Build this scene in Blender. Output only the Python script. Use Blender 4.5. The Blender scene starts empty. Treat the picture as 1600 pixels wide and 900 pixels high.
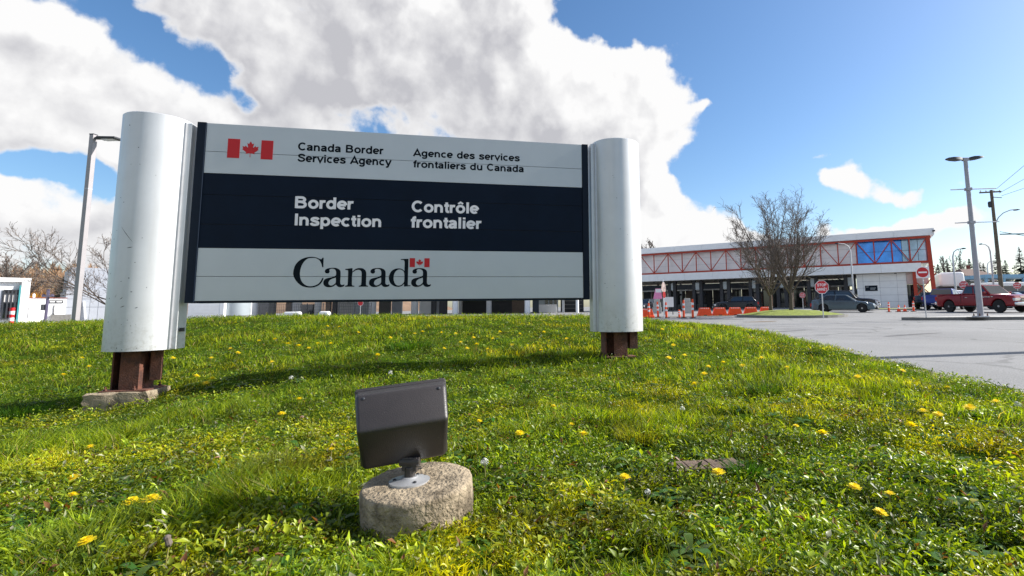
import bpy, bmesh, math, random
import numpy as np
from mathutils import Vector, Matrix

rnd = random.Random(7)
NR = np.random.default_rng(11)
SC = bpy.context.scene
COL = SC.collection

# ------------------------------------------------------------------ camera
F, XC, TP, ROLL, EYE = 800.0, 910.0, 0.1128, 0.012, 0.75
PITCH = math.atan(TP)
YC = 479.5 - F * TP
_r = Vector((1, 0, 0)); _u = Vector((0, -math.sin(PITCH), math.cos(PITCH)))
FW = Vector((0, math.cos(PITCH), math.sin(PITCH)))
RT = _r * math.cos(ROLL) - _u * math.sin(ROLL)
UP = _u * math.cos(ROLL) + _r * math.sin(ROLL)
CAMPOS = Vector((0, 0, EYE))
cd = bpy.data.cameras.new('camera')
cd.sensor_width = 36.0
cd.lens = 36.0 * F / 1600.0
cd.shift_x = (800 - XC) / 1600.0
cd.shift_y = (YC - 450) / 1600.0
cd.clip_start = 0.02; cd.clip_end = 6000
cam = bpy.data.objects.new('camera', cd); COL.objects.link(cam)
M3 = Matrix((RT, UP, -FW)).transposed()
cam.matrix_world = Matrix.Translation(CAMPOS) @ M3.to_4x4()
SC.camera = cam

def at(px, py, Y):
    """the point of the world at photo pixel (px, py) and distance Y"""
    d = FW + RT * ((px - XC) / F) + UP * ((YC - py) / F)
    return CAMPOS + d * (Y / d.y)

def proj(P):
    q = np.asarray(P, float) - np.array(CAMPOS)
    z = q @ np.array(FW)
    return XC + F * (q @ np.array(RT)) / z, YC - F * (q @ np.array(UP)) / z, z

# ------------------------------------------------------------------ light
SUN_AZ, SUN_EL = math.radians(78.3), math.radians(33.0)
sd = Vector((math.sin(SUN_AZ) * math.cos(SUN_EL), math.cos(SUN_AZ) * math.cos(SUN_EL), math.sin(SUN_EL)))
sl = bpy.data.lights.new('sun', 'SUN'); sl.energy = 5.0; sl.angle = math.radians(0.53); sl.color = (1, 0.955, 0.89)
so = bpy.data.objects.new('sun', sl); COL.objects.link(so)
so.rotation_euler = sd.to_track_quat('Z', 'Y').to_euler()
SC.view_settings.view_transform = 'Standard'
SC.view_settings.look = 'None'
SC.view_settings.exposure = 0.84
SC.view_settings.gamma = 1.0
SC.cycles.max_bounces = 5
SC.cycles.transparent_max_bounces = 8
SC.cycles.use_denoising = True

# ------------------------------------------------------------------ sky with clouds
W = bpy.data.worlds.new('World'); SC.world = W; W.use_nodes = True
nt = W.node_tree; nt.nodes.clear()
SKY_STRENGTH = 0.086
W.cycles.sampling_method = 'MANUAL'; W.cycles.sample_map_resolution = 512

def math_node(t, op, a, b=None, c=None, clamp=False):
    n = t.nodes.new('ShaderNodeMath'); n.operation = op; n.use_clamp = clamp
    for i, v in enumerate((a, b, c)):
        if v is None: continue
        if isinstance(v, (int, float)): n.inputs[i].default_value = v
        else: t.links.new(v, n.inputs[i])
    return n.outputs[0]

def azel(px, py):
    d = (FW + RT * ((px - XC) / F) + UP * ((YC - py) / F)).normalized()
    return math.atan2(d.x, d.y), math.asin(d.z)

# soft lumps that make up the cloud banks: centre and half size in photo pixels, weight
LUMPS = [(620, 40, 350, 175, 1.0), (860, 140, 215, 125, 1.0), (985, 200, 105, 62, .85), (990, 125, 50, 50, .6),
         (480, 40, 270, 80, .8), (420, 150, 120, 60, .5),
         (30, 140, 230, 140, 1.0), (240, 215, 190, 60, .75), (20, 45, 110, 60, .7), (420, 235, 140, 60, .6),
         (90, 375, 260, 75, .75), (0, 300, 60, 30, .5), (260, 330, 140, 60, .5),
         (1030, 320, 95, 62, 1.0), (1100, 372, 75, 40, .9), (960, 300, 90, 60, .9), (1180, 395, 90, 25, .6),
         (1330, 280, 66, 33, .82), (1425, 300, 64, 26, .96), (1275, 243, 24, 9, .55), (1150, 306, 30, 8, .3),
         (1400, 356, 100, 19, .82), (1452, 344, 46, 20, .75), (1345, 366, 76, 17, .8), (1570, 405, 130, 45, .85), (1550, 335, 60, 10, .35),
         (1092, 172, 16, 10, .5), (1300, 92, 12, 6, .42), (1342, 90, 10, 12, .4), (1220, 330, 60, 14, .3), (1500, 300, 30, 8, .3),
         (800, -90, 700, 60, .6), (-150, 150, 130, 180, .8)]
HOLES = [(135, 0, 60, 30, .55), (215, 50, 62, 32, .6), (310, 102, 66, 30, .62), (385, 150, 52, 24, .5), (85, 268, 110, 24, .6), (905, 40, 45, 36, .55), (985, 8, 70, 45, .7),
         (1190, 150, 110, 120, .5), (1110, 275, 55, 45, .6), (1230, 250, 40, 40, .4), (1230, 340, 60, 25, .4), (160, 290, 60, 14, .3), (1350, 330, 110, 12, .45), (1520, 260, 70, 40, .4)]

def cloud_group():
    g = bpy.data.node_groups.new('cloud_density', 'ShaderNodeTree')
    g.interface.new_socket('P', in_out='INPUT', socket_type='NodeSocketVector')
    g.interface.new_socket('D', in_out='OUTPUT', socket_type='NodeSocketFloat')
    gi = g.nodes.new('NodeGroupInput'); go = g.nodes.new('NodeGroupOutput')
    P0 = gi.outputs[0]
    # warp
    nw = g.nodes.new('ShaderNodeTexNoise'); nw.noise_dimensions = '2D'; nw.inputs['Scale'].default_value = 7.0; nw.inputs['Detail'].default_value = 6
    g.links.new(P0, nw.inputs['Vector'])
    vs = g.nodes.new('ShaderNodeVectorMath'); vs.operation = 'SUBTRACT'; g.links.new(nw.outputs['Color'], vs.inputs[0]); vs.inputs[1].default_value = (.5, .5, .5)
    vm = g.nodes.new('ShaderNodeVectorMath'); vm.operation = 'MULTIPLY'; g.links.new(vs.outputs[0], vm.inputs[0]); vm.inputs[1].default_value = (.12, .09, 0)
    va = g.nodes.new('ShaderNodeVectorMath'); va.operation = 'ADD'; g.links.new(P0, va.inputs[0]); g.links.new(vm.outputs[0], va.inputs[1])
    sp = g.nodes.new('ShaderNodeSeparateXYZ'); g.links.new(va.outputs[0], sp.inputs[0])
    X, Y = sp.outputs[0], sp.outputs[1]
    total = None
    for lst, sg in ((LUMPS, 1), (HOLES, -1)):
        for (cx, cy, rx, ry, w) in lst:
            a0, e0 = azel(cx, cy); a1, _ = azel(cx + rx, cy); a2, _ = azel(cx - rx, cy)
            _, e1 = azel(cx, cy - ry); _, e2 = azel(cx, cy + ry)
            ra, re = max(abs(a1 - a2) / 2, .004), max(abs(e1 - e2) / 2, .004)
            u = math_node(g, 'MULTIPLY_ADD', X, 1 / ra, -a0 / ra); v = math_node(g, 'MULTIPLY_ADD', Y, 1 / re, -e0 / re)
            q = math_node(g, 'MULTIPLY_ADD', v, v, math_node(g, 'MULTIPLY', u, u))
            e = math_node(g, 'EXPONENT', math_node(g, 'MULTIPLY', q, -0.9))
            total = math_node(g, 'MULTIPLY', e, w) if total is None else math_node(g, 'MULTIPLY_ADD', e, sg * w, total)
    # scattered clouds all round the rest of the sky
    spp = g.nodes.new('ShaderNodeSeparateXYZ'); g.links.new(P0, spp.inputs[0])
    ns = g.nodes.new('ShaderNodeTexNoise'); ns.noise_dimensions = '2D'; ns.inputs['Scale'].default_value = 2.2; ns.inputs['Detail'].default_value = 3
    g.links.new(P0, ns.inputs['Vector'])
    sc_ = math_node(g, 'MULTIPLY_ADD', ns.outputs['Fac'], 3.2, -1.02, )
    ax = math_node(g, 'ABSOLUTE', spp.outputs[0])
    m1 = g.nodes.new('ShaderNodeMapRange'); m1.interpolation_type = 'SMOOTHSTEP'; g.links.new(ax, m1.inputs[0]); m1.inputs[1].default_value = .85; m1.inputs[2].default_value = 1.15
    m2 = g.nodes.new('ShaderNodeMapRange'); m2.interpolation_type = 'SMOOTHSTEP'; g.links.new(spp.outputs[1], m2.inputs[0]); m2.inputs[1].default_value = .60; m2.inputs[2].default_value = .8
    mm = math_node(g, 'MAXIMUM', m1.outputs[0], m2.outputs[0])
    total = math_node(g, 'MULTIPLY_ADD', mm, sc_, total)
    total = math_node(g, 'MINIMUM', total, 1.25)
    # billows
    n1 = g.nodes.new('ShaderNodeTexNoise'); n1.noise_dimensions = '2D'; n1.inputs['Scale'].default_value = 6.5; n1.inputs['Detail'].default_value = 8; n1.inputs['Roughness'].default_value = .57
    g.links.new(P0, n1.inputs['Vector'])
    d = math_node(g, 'MULTIPLY_ADD', n1.outputs['Fac'], 1.45, math_node(g, 'ADD', total, -1.17))
    vo = g.nodes.new('ShaderNodeTexVoronoi'); vo.voronoi_dimensions = '2D'; vo.feature = 'F1'; vo.inputs['Scale'].default_value = 11; vo.inputs['Detail'].default_value = 2
    g.links.new(va.outputs[0], vo.inputs['Vector'])
    d = math_node(g, 'MULTIPLY_ADD', vo.outputs['Distance'], -.42, math_node(g, 'ADD', d, .16))
    g.links.new(d, go.inputs[0])
    return g

tc = nt.nodes.new('ShaderNodeTexCoord')
sep = nt.nodes.new('ShaderNodeSeparateXYZ'); nt.links.new(tc.outputs['Generated'], sep.inputs[0])
AZ = math_node(nt, 'ARCTAN2', sep.outputs[0], sep.outputs[1]); EL = math_node(nt, 'ARCSINE', sep.outputs[2])
cmb = nt.nodes.new('ShaderNodeCombineXYZ'); nt.links.new(AZ, cmb.inputs[0]); nt.links.new(EL, cmb.inputs[1])
CG = cloud_group()
def dens(off=None):
    n = nt.nodes.new('ShaderNodeGroup'); n.node_tree = CG
    if off is None: nt.links.new(cmb.outputs[0], n.inputs[0])
    else:
        a = nt.nodes.new('ShaderNodeVectorMath'); a.operation = 'ADD'; a.inputs[1].default_value = off
        nt.links.new(cmb.outputs[0], a.inputs[0]); nt.links.new(a.outputs[0], n.inputs[0])
    return n.outputs[0]
D0, D1, D2 = dens(), dens((.030, .030, 0)), dens((.10, .12, 0))
def smooth(v, a, b, lo=0., hi=1.):
    m = nt.nodes.new('ShaderNodeMapRange'); m.interpolation_type = 'SMOOTHSTEP'
    nt.links.new(v, m.inputs[0])
    for i, k in enumerate((a, b, lo, hi)): m.inputs[i + 1].default_value = k
    return m.outputs[0]
cover = smooth(D0, -.02, 0.24)
relief = math_node(nt, 'SUBTRACT', D1, D0)
depth = math_node(nt, 'ADD', smooth(D2, -.2, .85, 0, .66), smooth(D0, .2, 1.0, 0, .25))
shade = math_node(nt, 'MULTIPLY_ADD', relief, 1.25, depth)
shade = math_node(nt, 'MULTIPLY', math_node(nt, 'MAXIMUM', shade, 0.), smooth(D0, 0.0, .40), clamp=True)
sky = nt.nodes.new('ShaderNodeTexSky'); sky.sky_type = 'NISHITA'; sky.sun_disc = False
sky.sun_elevation = SUN_EL; sky.sun_rotation = SUN_AZ
sky.air_density = 1.0; sky.dust_density = .9; sky.ozone_density = 3.0
cr = nt.nodes.new('ShaderNodeMix'); cr.data_type = 'RGBA'
nt.links.new(shade, cr.inputs[0])
cr.inputs[6].default_value = (6.4, 6.38, 6.38, 1); cr.inputs[7].default_value = (3.6, 3.6, 3.85, 1)
mx = nt.nodes.new('ShaderNodeMix'); mx.data_type = 'RGBA'
nt.links.new(cover, mx.inputs[0]); hsv = nt.nodes.new('ShaderNodeHueSaturation'); hsv.inputs['Saturation'].default_value = 1.16; hsv.inputs['Value'].default_value = 1.16; nt.links.new(sky.outputs[0], hsv.inputs['Color']); nt.links.new(hsv.outputs[0], mx.inputs[6]); nt.links.new(cr.outputs[2], mx.inputs[7])
bg = nt.nodes.new('ShaderNodeBackground'); bg.inputs['Strength'].default_value = SKY_STRENGTH
nt.links.new(mx.outputs[2], bg.inputs[0])
wo = nt.nodes.new('ShaderNodeOutputWorld'); nt.links.new(bg.outputs[0], wo.inputs[0])

# ------------------------------------------------------------------ materials
MATS = {}
def mat(name, col, rough=.6, metal=0., var=.12, nscale=6., bump=0., bscale=40., spec=.5, stain=None, coords='Object'):
    """procedural paint / stone / metal: colour with mottling, optional stains and fine relief"""
    m = bpy.data.materials.new(name); m.use_nodes = True; t = m.node_tree
    b = t.nodes['Principled BSDF']
    b.inputs['Roughness'].default_value = rough; b.inputs['Metallic'].default_value = metal
    b.inputs['Specular IOR Level'].default_value = spec
    tcn = t.nodes.new('ShaderNodeTexCoord')
    n = t.nodes.new('ShaderNodeTexNoise'); n.inputs['Scale'].default_value = nscale; n.inputs['Detail'].default_value = 6; n.inputs['Roughness'].default_value = .6
    t.links.new(tcn.outputs[coords], n.inputs['Vector'])
    mr = t.nodes.new('ShaderNodeMapRange'); t.links.new(n.outputs['Fac'], mr.inputs[0])
    mr.inputs[1].default_value = .3; mr.inputs[2].default_value = .7; mr.inputs[3].default_value = 1 - var; mr.inputs[4].default_value = 1 + var
    mxn = t.nodes.new('ShaderNodeVectorMath'); mxn.operation = 'SCALE'; mxn.inputs[0].default_value = col[:3]
    t.links.new(mr.outputs[0], mxn.inputs['Scale'])
    out = mxn.outputs[0]
    if stain:
        scol, sscale, lo, hi = stain
        n2 = t.nodes.new('ShaderNodeTexNoise'); n2.inputs['Scale'].default_value = sscale; n2.inputs['Detail'].default_value = 8; n2.inputs['Roughness'].default_value = .65
        t.links.new(tcn.outputs[coords], n2.inputs['Vector'])
        m2 = t.nodes.new('ShaderNodeMapRange'); t.links.new(n2.outputs['Fac'], m2.inputs[0]); m2.inputs[1].default_value = lo; m2.inputs[2].default_value = hi
        mix = t.nodes.new('ShaderNodeMix'); mix.data_type = 'RGBA'
        t.links.new(m2.outputs[0], mix.inputs[0]); t.links.new(out, mix.inputs[6]); mix.inputs[7].default_value = (*scol, 1)
        out = mix.outputs[2]
    t.links.new(out, b.inputs['Base Color'])
    if bump:
        n3 = t.nodes.new('ShaderNodeTexNoise'); n3.inputs['Scale'].default_value = bscale; n3.inputs['Detail'].default_value = 8
        t.links.new(tcn.outputs[coords], n3.inputs['Vector'])
        bp = t.nodes.new('ShaderNodeBump'); bp.inputs['Strength'].default_value = bump; bp.inputs['Distance'].default_value = .02
        t.links.new(n3.outputs['Fac'], bp.inputs['Height']); t.links.new(bp.outputs[0], b.inputs['Normal'])
    m['nodes'] = 1
    MATS[name] = m
    return m

def leafmat(name, rough=.42, trans=.45, spec=.5):
    """foliage whose colour comes from each blade's own colour attribute"""
    m = bpy.data.materials.new(name); m.use_nodes = True; t = m.node_tree
    b = t.nodes['Principled BSDF']; b.inputs['Roughness'].default_value = rough; b.inputs['Specular IOR Level'].default_value = spec
    a = t.nodes.new('ShaderNodeVertexColor'); a.layer_name = 'Col'
    t.links.new(a.outputs[0], b.inputs['Base Color'])
    tr = t.nodes.new('ShaderNodeBsdfTranslucent')
    v = t.nodes.new('ShaderNodeVectorMath'); v.operation = 'MULTIPLY'; v.inputs[1].default_value = (1.7, 1.6, .35)
    t.links.new(a.outputs[0], v.inputs[0]); t.links.new(v.outputs[0], tr.inputs[0])
    mxs = t.nodes.new('ShaderNodeMixShader'); mxs.inputs[0].default_value = trans
    t.links.new(b.outputs[0], mxs.inputs[1]); t.links.new(tr.outputs[0], mxs.inputs[2])
    t.links.new(mxs.outputs[0], t.nodes['Material Output'].inputs[0])
    return m

mat('alu', (.60, .61, .62), .40, .35, .05, 3., .03, 120, stain=((.60, .61, .60), 9, .62, .80))
def column_dirt(m):
    t = m.node_tree; b = t.nodes['Principled BSDF']; src = b.inputs['Base Color'].links[0].from_socket
    tcn = t.nodes.new('ShaderNodeTexCoord'); mp = t.nodes.new('ShaderNodeMapping'); mp.inputs['Scale'].default_value = (9, 9, .7); t.links.new(tcn.outputs['Object'], mp.inputs[0])
    n = t.nodes.new('ShaderNodeTexNoise'); n.inputs['Scale'].default_value = 1.6; n.inputs['Detail'].default_value = 7; t.links.new(mp.outputs[0], n.inputs['Vector'])
    st = t.nodes.new('ShaderNodeMapRange'); t.links.new(n.outputs['Fac'], st.inputs[0]); st.inputs[1].default_value = .52; st.inputs[2].default_value = .78; st.inputs[4].default_value = .16
    sp = t.nodes.new('ShaderNodeSeparateXYZ'); t.links.new(tcn.outputs['Object'], sp.inputs[0])
    zr = t.nodes.new('ShaderNodeMapRange'); t.links.new(sp.outputs[2], zr.inputs[0]); zr.inputs[1].default_value = .85; zr.inputs[2].default_value = .36; zr.inputs[3].default_value = 0; zr.inputs[4].default_value = .55
    n2 = t.nodes.new('ShaderNodeTexNoise'); n2.inputs['Scale'].default_value = 22; n2.inputs['Detail'].default_value = 9; n2.inputs['Roughness'].default_value = .7; t.links.new(tcn.outputs['Object'], n2.inputs['Vector'])
    d2 = t.nodes.new('ShaderNodeMapRange'); t.links.new(n2.outputs['Fac'], d2.inputs[0]); d2.inputs[1].default_value = .48; d2.inputs[2].default_value = .68
    f = math_node(t, 'MULTIPLY_ADD', zr.outputs[0], d2.outputs[0], st.outputs[0], clamp=True)
    mx_ = t.nodes.new('ShaderNodeMix'); mx_.data_type = 'RGBA'; t.links.new(f, mx_.inputs[0]); t.links.new(src, mx_.inputs[6]); mx_.inputs[7].default_value = (.30, .29, .25, 1)
    t.links.new(mx_.outputs[2], b.inputs['Base Color'])
column_dirt(MATS['alu'])
mat('board_silver', (.53, .55, .56), .42, .25, .03, 2.5, .02, 90)
mat('board_navy', (.003, .009, .022), .5, 0, .15, 3, stain=((.03, .035, .045), 14, .70, .9), spec=.12)
mat('frame_navy', (.006, .012, .024), .5, 0, .15, 5, spec=.15)
mat('ink_dark', (.005, .009, .014), .6, spec=.1)
mat('ink_white', (.86, .81, .82), .45, var=.03)
mat('ink_red', (.55, .004, .008), .55, var=.05)
mat('rust', (.13, .048, .028), .85, 0, .35, 10, .5, 60, stain=((.045, .022, .018), 7, .45, .65))
mat('concrete_old', (.33, .265, .18), .95, 0, .30, 20, .85, 70, stain=((.085, .064, .038), 8, .47, .66))
mat('concrete', (.42, .41, .39), .9, 0, .10, 5, .3, 40)
mat('concrete_dark', (.17, .165, .155), .92, 0, .2, 6, .4, 30)
mat('lamp_plastic', (.034, .029, .028), .40, 0, .10, 20, .12, 260, stain=((.13, .125, .12), 60, .66, .78))
mat('galv', (.50, .51, .53), .45, .6, .10, 8)
mat('pole_grey', (.33, .33, .36), .5, .2, .08, 4)
mat('pole_light', (.33, .31, .32), .5, .2, .05, 4)
mat('pole_purple', (.07, .06, .11), .5, .1)
mat('lamp_dark', (.035, .038, .045), .5, .2)
mat('black', (.012, .012, .013), .5)
mat('rubber', (.015, .015, .016), .85)
mat('white_paint', (.80, .80, .80), .5, 0, .04, 3)
mat('panel_white', (.85, .86, .87), .4, .1, .05, 1.5)
mat('panel_pale', (.82, .79, .81), .35, .2, .08, .8)
mat('panel_grey', (.36, .38, .42), .45, .1, .06, 1.5)
mat('fascia_grey', (.82, .83, .85), .45, .2, .05, 1.5)
mat('steel_red', (.42, .036, .012), .5, 0, .15, 3)
mat('soffit', (.62, .55, .43), .8, 0, .08, 1)
mat('dark_wall', (.05, .05, .055), .7, 0, .25, 1.2)
mat('brown_wall', (.20, .15, .12), .8, 0, .2, 1.2)
mat('brick_red', (.22, .06, .045), .8, 0, .2, 2)
mat('blue_dark', (.05, .075, .12), .4, 0, .1, 1)
mat('teal', (.05, .28, .30), .5)
mat('orange', (.92, .085, .008), .45, 0, .08, 5)
mat('sign_red', (.55, .012, .02), .4, 0, .05, 8)
mat('pink', (.75, .25, .45), .5)
mat('yellow', (.75, .50, .02), .6)
mat('chrome', (.70, .71, .73), .16, .95, .03)
mat('headlight', (.72, .74, .77), .1, .5, .1, 20)
mat('taillight', (.45, .01, .01), .2)
mat('truck_red', (.21, .006, .012), .25, .1, .06, 3, spec=.4)
mat('paint_slate', (.085, .115, .14), .25, .45, .06, 3)
mat('paint_black', (.012, .013, .017), .2, .1, .05, 3)
mat('paint_blue', (.025, .045, .22), .25, .3, .06, 3)
mat('paint_navy', (.015, .022, .045), .25, .3, .06, 3)
mat('paint_white', (.72, .73, .74), .25, 0, .03, 3)
mat('paint_silver', (.42, .43, .45), .3, .5, .03, 3)
mat('wheel_alloy', (.35, .35, .36), .3, .8, .1, 9)
mat('bark', (.10, .078, .062), .95, 0, .35, 14, .5, 40)
mat('twig', (.145, .115, .098), .9, 0, .3, 5)
mat('wood_pole', (.13, .105, .075), .95, 0, .25, 5)
mat('roof_brown', (.15, .10, .085), .9, 0, .2, 3)
mat('house_white', (.62, .60, .58), .7, 0, .08, 2)
mat('house_pink', (.48, .36, .33), .7, 0, .08, 2)
mat('canopy_blue', (.22, .42, .58), .5)
mat('soil', (.030, .026, .010), 1., 0, .5, 6, .9, 30, spec=0., stain=((.045, .085, .008), 5, .30, .55), coords='Object')
mat('verge', (.17, .21, .02), .95, 0, .35, 4, .8, 40)
mat('hill', (.16, .10, .06), .95, 0, .35, .15)
mat('tank_grey', (.40, .45, .48), .4, .3, .05, 2)
mat('plank_wood', (.12, .082, .058), .9, 0, .3, 18, .5, 60)
mat('petal', (.95, .78, .008), .6, 0, .12, 120)
def see_through(m, col, f):
    t = m.node_tree; tr = t.nodes.new('ShaderNodeBsdfTranslucent'); tr.inputs[0].default_value = (*col, 1)
    mx_ = t.nodes.new('ShaderNodeMixShader'); mx_.inputs[0].default_value = f
    t.links.new(t.nodes['Principled BSDF'].outputs[0], mx_.inputs[1]); t.links.new(tr.outputs[0], mx_.inputs[2]); t.links.new(mx_.outputs[0], t.nodes['Material Output'].inputs[0])
see_through(MATS['petal'], (.95, .76, .01), .45)
mat('seed_fluff', (.62, .62, .58), .9, 0, .1, 60)
mat('stem_green', (.22, .20, .06), .6, 0, .2, 30)

def glassmat(name, col, rough=.06):
    m = mat(name, col, rough, 0, .12, .7, spec=1.0); return m
glassmat('glass_dark', (.018, .024, .032))
glassmat('glass_store', (.045, .050, .055), .1)
mat('glass_blue', (.035, .27, .82), .10, .35, .35, .9, spec=1.0)

def asphalt():
    m = mat('asphalt', (.215, .215, .215), .9, 0, .14, .30, .6, 70, stain=((.115, .115, .12), .20, .56, .72))
    t = m.node_tree; b = t.nodes['Principled BSDF']; src = b.inputs['Base Color'].links[0].from_socket
    tcn = t.nodes.new('ShaderNodeTexCoord')
    w = t.nodes.new('ShaderNodeTexNoise'); w.inputs['Scale'].default_value = .8; w.inputs['Detail'].default_value = 5; t.links.new(tcn.outputs['Object'], w.inputs['Vector'])
    a = t.nodes.new('ShaderNodeVectorMath'); a.operation = 'MULTIPLY_ADD'; t.links.new(w.outputs['Color'], a.inputs[0]); a.inputs[1].default_value = (1.6, 1.6, 0); t.links.new(tcn.outputs['Object'], a.inputs[2])
    v = t.nodes.new('ShaderNodeTexVoronoi'); v.feature = 'DISTANCE_TO_EDGE'; v.inputs['Scale'].default_value = .19; t.links.new(a.outputs[0], v.inputs['Vector'])
    mr = t.nodes.new('ShaderNodeMapRange'); t.links.new(v.outputs['Distance'], mr.inputs[0]); mr.inputs[1].default_value = .004; mr.inputs[2].default_value = .010; mr.inputs[3].default_value = .68; mr.inputs[4].default_value = 1.
    g = t.nodes.new('ShaderNodeTexNoise'); g.inputs['Scale'].default_value = 55; g.inputs['Detail'].default_value = 3; t.links.new(tcn.outputs['Object'], g.inputs['Vector'])
    m2 = t.nodes.new('ShaderNodeMapRange'); t.links.new(g.outputs['Fac'], m2.inputs[0]); m2.inputs[1].default_value = .3; m2.inputs[2].default_value = .7; m2.inputs[3].default_value = .72; m2.inputs[4].default_value = 1.28
    k = math_node(t, 'MULTIPLY', mr.outputs[0], m2.outputs[0])
    sc_ = t.nodes.new('ShaderNodeVectorMath'); sc_.operation = 'SCALE'; t.links.new(src, sc_.inputs[0]); t.links.new(k, sc_.inputs['Scale']); t.links.new(sc_.outputs[0], b.inputs['Base Color'])
asphalt()

# ------------------------------------------------------------------ mesh helpers
class MB:
    def __init__(s): s.v = []; s.f = []
    def add(s, vs, fs):
        k = len(s.v); s.v += [tuple(p) for p in vs]; s.f += [tuple(i + k for i in f) for f in fs]; return s
    def box(s, c, d, R=None):
        x, y, z = d[0] / 2, d[1] / 2, d[2] / 2
        P = [Vector((a, b, e)) for e in (-z, z) for (a, b) in ((-x, -y), (x, -y), (x, y), (-x, y))]
        if R is not None: P = [R @ p for p in P]
        c = Vector(c)
        return s.add([p + c for p in P], [(3, 2, 1, 0), (4, 5, 6, 7), (0, 1, 5, 4), (1, 2, 6, 5), (2, 3, 7, 6), (3, 0, 4, 7)])
    def b2(s, a, b):
        return s.box([(p + q) / 2 for p, q in zip(a, b)], [abs(q - p) for p, q in zip(a, b)])
    def bar(s, p, q, w, h, up=(0, 0, 1)):
        p, q = Vector(p), Vector(q); d = q - p; L = d.length
        if L < 1e-6: return s
        d = d / L; u = Vector(up)
        sx = d.cross(u)
        if sx.length < 1e-4: sx = d.cross(Vector((0, 1, 0)))
        sx.normalize(); uu = sx.cross(d)
        R = Matrix((sx, d, uu)).transposed()
        return s.box((p + q) / 2, (w, L, h), R)
    def tube(s, pts, rs, n=8, caps=True):
        pts = [Vector(p) for p in pts]
        if not hasattr(rs, '__len__'): rs = [rs] * len(pts)
        k0 = len(s.v); pu = None
        for i, p in enumerate(pts):
            t = (pts[min(i + 1, len(pts) - 1)] - pts[max(i - 1, 0)])
            t = t.normalized() if t.length > 1e-9 else Vector((0, 0, 1))
            if pu is None:
                a = Vector((0, 0, 1)) if abs(t.z) < .9 else Vector((1, 0, 0)); u = t.cross(a).normalized()
            else:
                u = pu - t * pu.dot(t)
                u = u.normalized() if u.length > 1e-6 else t.orthogonal().normalized()
            pu = u; w = t.cross(u)
            for k in range(n):
                a = 2 * math.pi * k / n
                s.v.append(tuple(p + (u * math.cos(a) + w * math.sin(a)) * rs[i]))
        for i in range(len(pts) - 1):
            for k in range(n):
                a = k0 + i * n + k; b = k0 + i * n + (k + 1) % n
                s.f.append((a, b, b + n, a + n))
        if caps:
            s.f.append(tuple(k0 + k for k in range(n))[::-1]); e = k0 + (len(pts) - 1) * n
            s.f.append(tuple(e + k for k in range(n)))
        return s
    def lathe(s, prof, n=16, c=(0, 0, 0), capb=True, capt=True):
        k0 = len(s.v); cx, cy, cz = c
        for (r, z) in prof:
            for k in range(n):
                a = 2 * math.pi * k / n; s.v.append((cx + r * math.cos(a), cy + r * math.sin(a), cz + z))
        for i in range(len(prof) - 1):
            for k in range(n):
                a = k0 + i * n + k; b = k0 + i * n + (k + 1) % n
                s.f.append((a, b, b + n, a + n))
        if capb: s.f.append(tuple(k0 + k for k in range(n))[::-1])
        if capt:
            e = k0 + (len(prof) - 1) * n; s.f.append(tuple(e + k for k in range(n)))
        return s
    def prism(s, poly, a, b, axis='y'):
        """poly: 2-D outline; extruded from a to b along axis (poly lies in the other two axes)"""
        def P(u, v, w):
            return {'y': (u, w, v), 'z': (u, v, w), 'x': (w, u, v)}[axis]
        n = len(poly)
        vs = [P(u, v, a) for u, v in poly] + [P(u, v, b) for u, v in poly]
        fs = [tuple(range(n)), tuple(range(2 * n - 1, n - 1, -1))] + [(i, i + n, (i + 1) % n + n, (i + 1) % n) for i in range(n)]
        return s.add(vs, fs)
    def mesh(s, name, m):
        me = bpy.data.meshes.new(name); me.from_pydata(s.v, [], s.f)
        me.materials.append(MATS[m] if isinstance(m, str) else m)
        bm = bmesh.new(); bm.from_mesh(me); bmesh.ops.recalc_face_normals(bm, faces=bm.faces); bm.to_mesh(me); bm.free()
        return me
    def build(s, name, m, parent=None, smooth=False, bevel=0., seg=2, loc=None, autosm=35):
        me = s.mesh(name, m)
        if bevel:
            bm = bmesh.new(); bm.from_mesh(me)
            ed = [e for e in bm.edges if len(e.link_faces) == 2 and e.calc_face_angle(0) > .5]
            bmesh.ops.bevel(bm, geom=ed, offset=bevel, segments=seg, profile=.5, affect='EDGES', clamp_overlap=True)
            bm.to_mesh(me); bm.free(); smooth = smooth or seg >= 3
        if smooth:
            me.shade_smooth()
            try: me.set_sharp_from_angle(angle=math.radians(autosm))
            except Exception: pass
        o = bpy.data.objects.new(name, me); COL.objects.link(o)
        if parent is not None: o.parent = parent
        if loc is not None: o.location = loc
        return o

def inst(name, me, parent=None, loc=(0, 0, 0), rot=(0, 0, 0), sc=(1, 1, 1)):
    o = bpy.data.objects.new(name, me); COL.objects.link(o)
    if parent is not None: o.parent = parent
    o.location = loc; o.rotation_euler = rot; o.scale = sc
    return o
def thing(name, label, cat, loc=(0, 0, 0), rotz=0., group=None):
    o = bpy.data.objects.new(name, None); COL.objects.link(o); o.empty_display_size = .2
    o.location = loc; o.rotation_euler = (0, 0, rotz)
    return tag(o, label, cat, group)
def tag(o, label, cat, group=None, kind=None):
    if label: o['label'] = label
    if cat: o['category'] = cat
    if group: o['group'] = group
    if kind: o['kind'] = kind
    return o
def dup(root, loc, rotz=None, label=None, scale=None):
    r = root.copy(); COL.objects.link(r); r.location = loc
    if rotz is not None: r.rotation_euler = (0, 0, rotz)
    if label: r['label'] = label
    if scale: r.scale = (scale,) * 3 if not hasattr(scale, '__len__') else scale
    for ch in list(root.children):
        c = ch.copy(); COL.objects.link(c); c.parent = r
        for g in list(ch.children):
            d = g.copy(); COL.objects.link(d); d.parent = c
    return r

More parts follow.
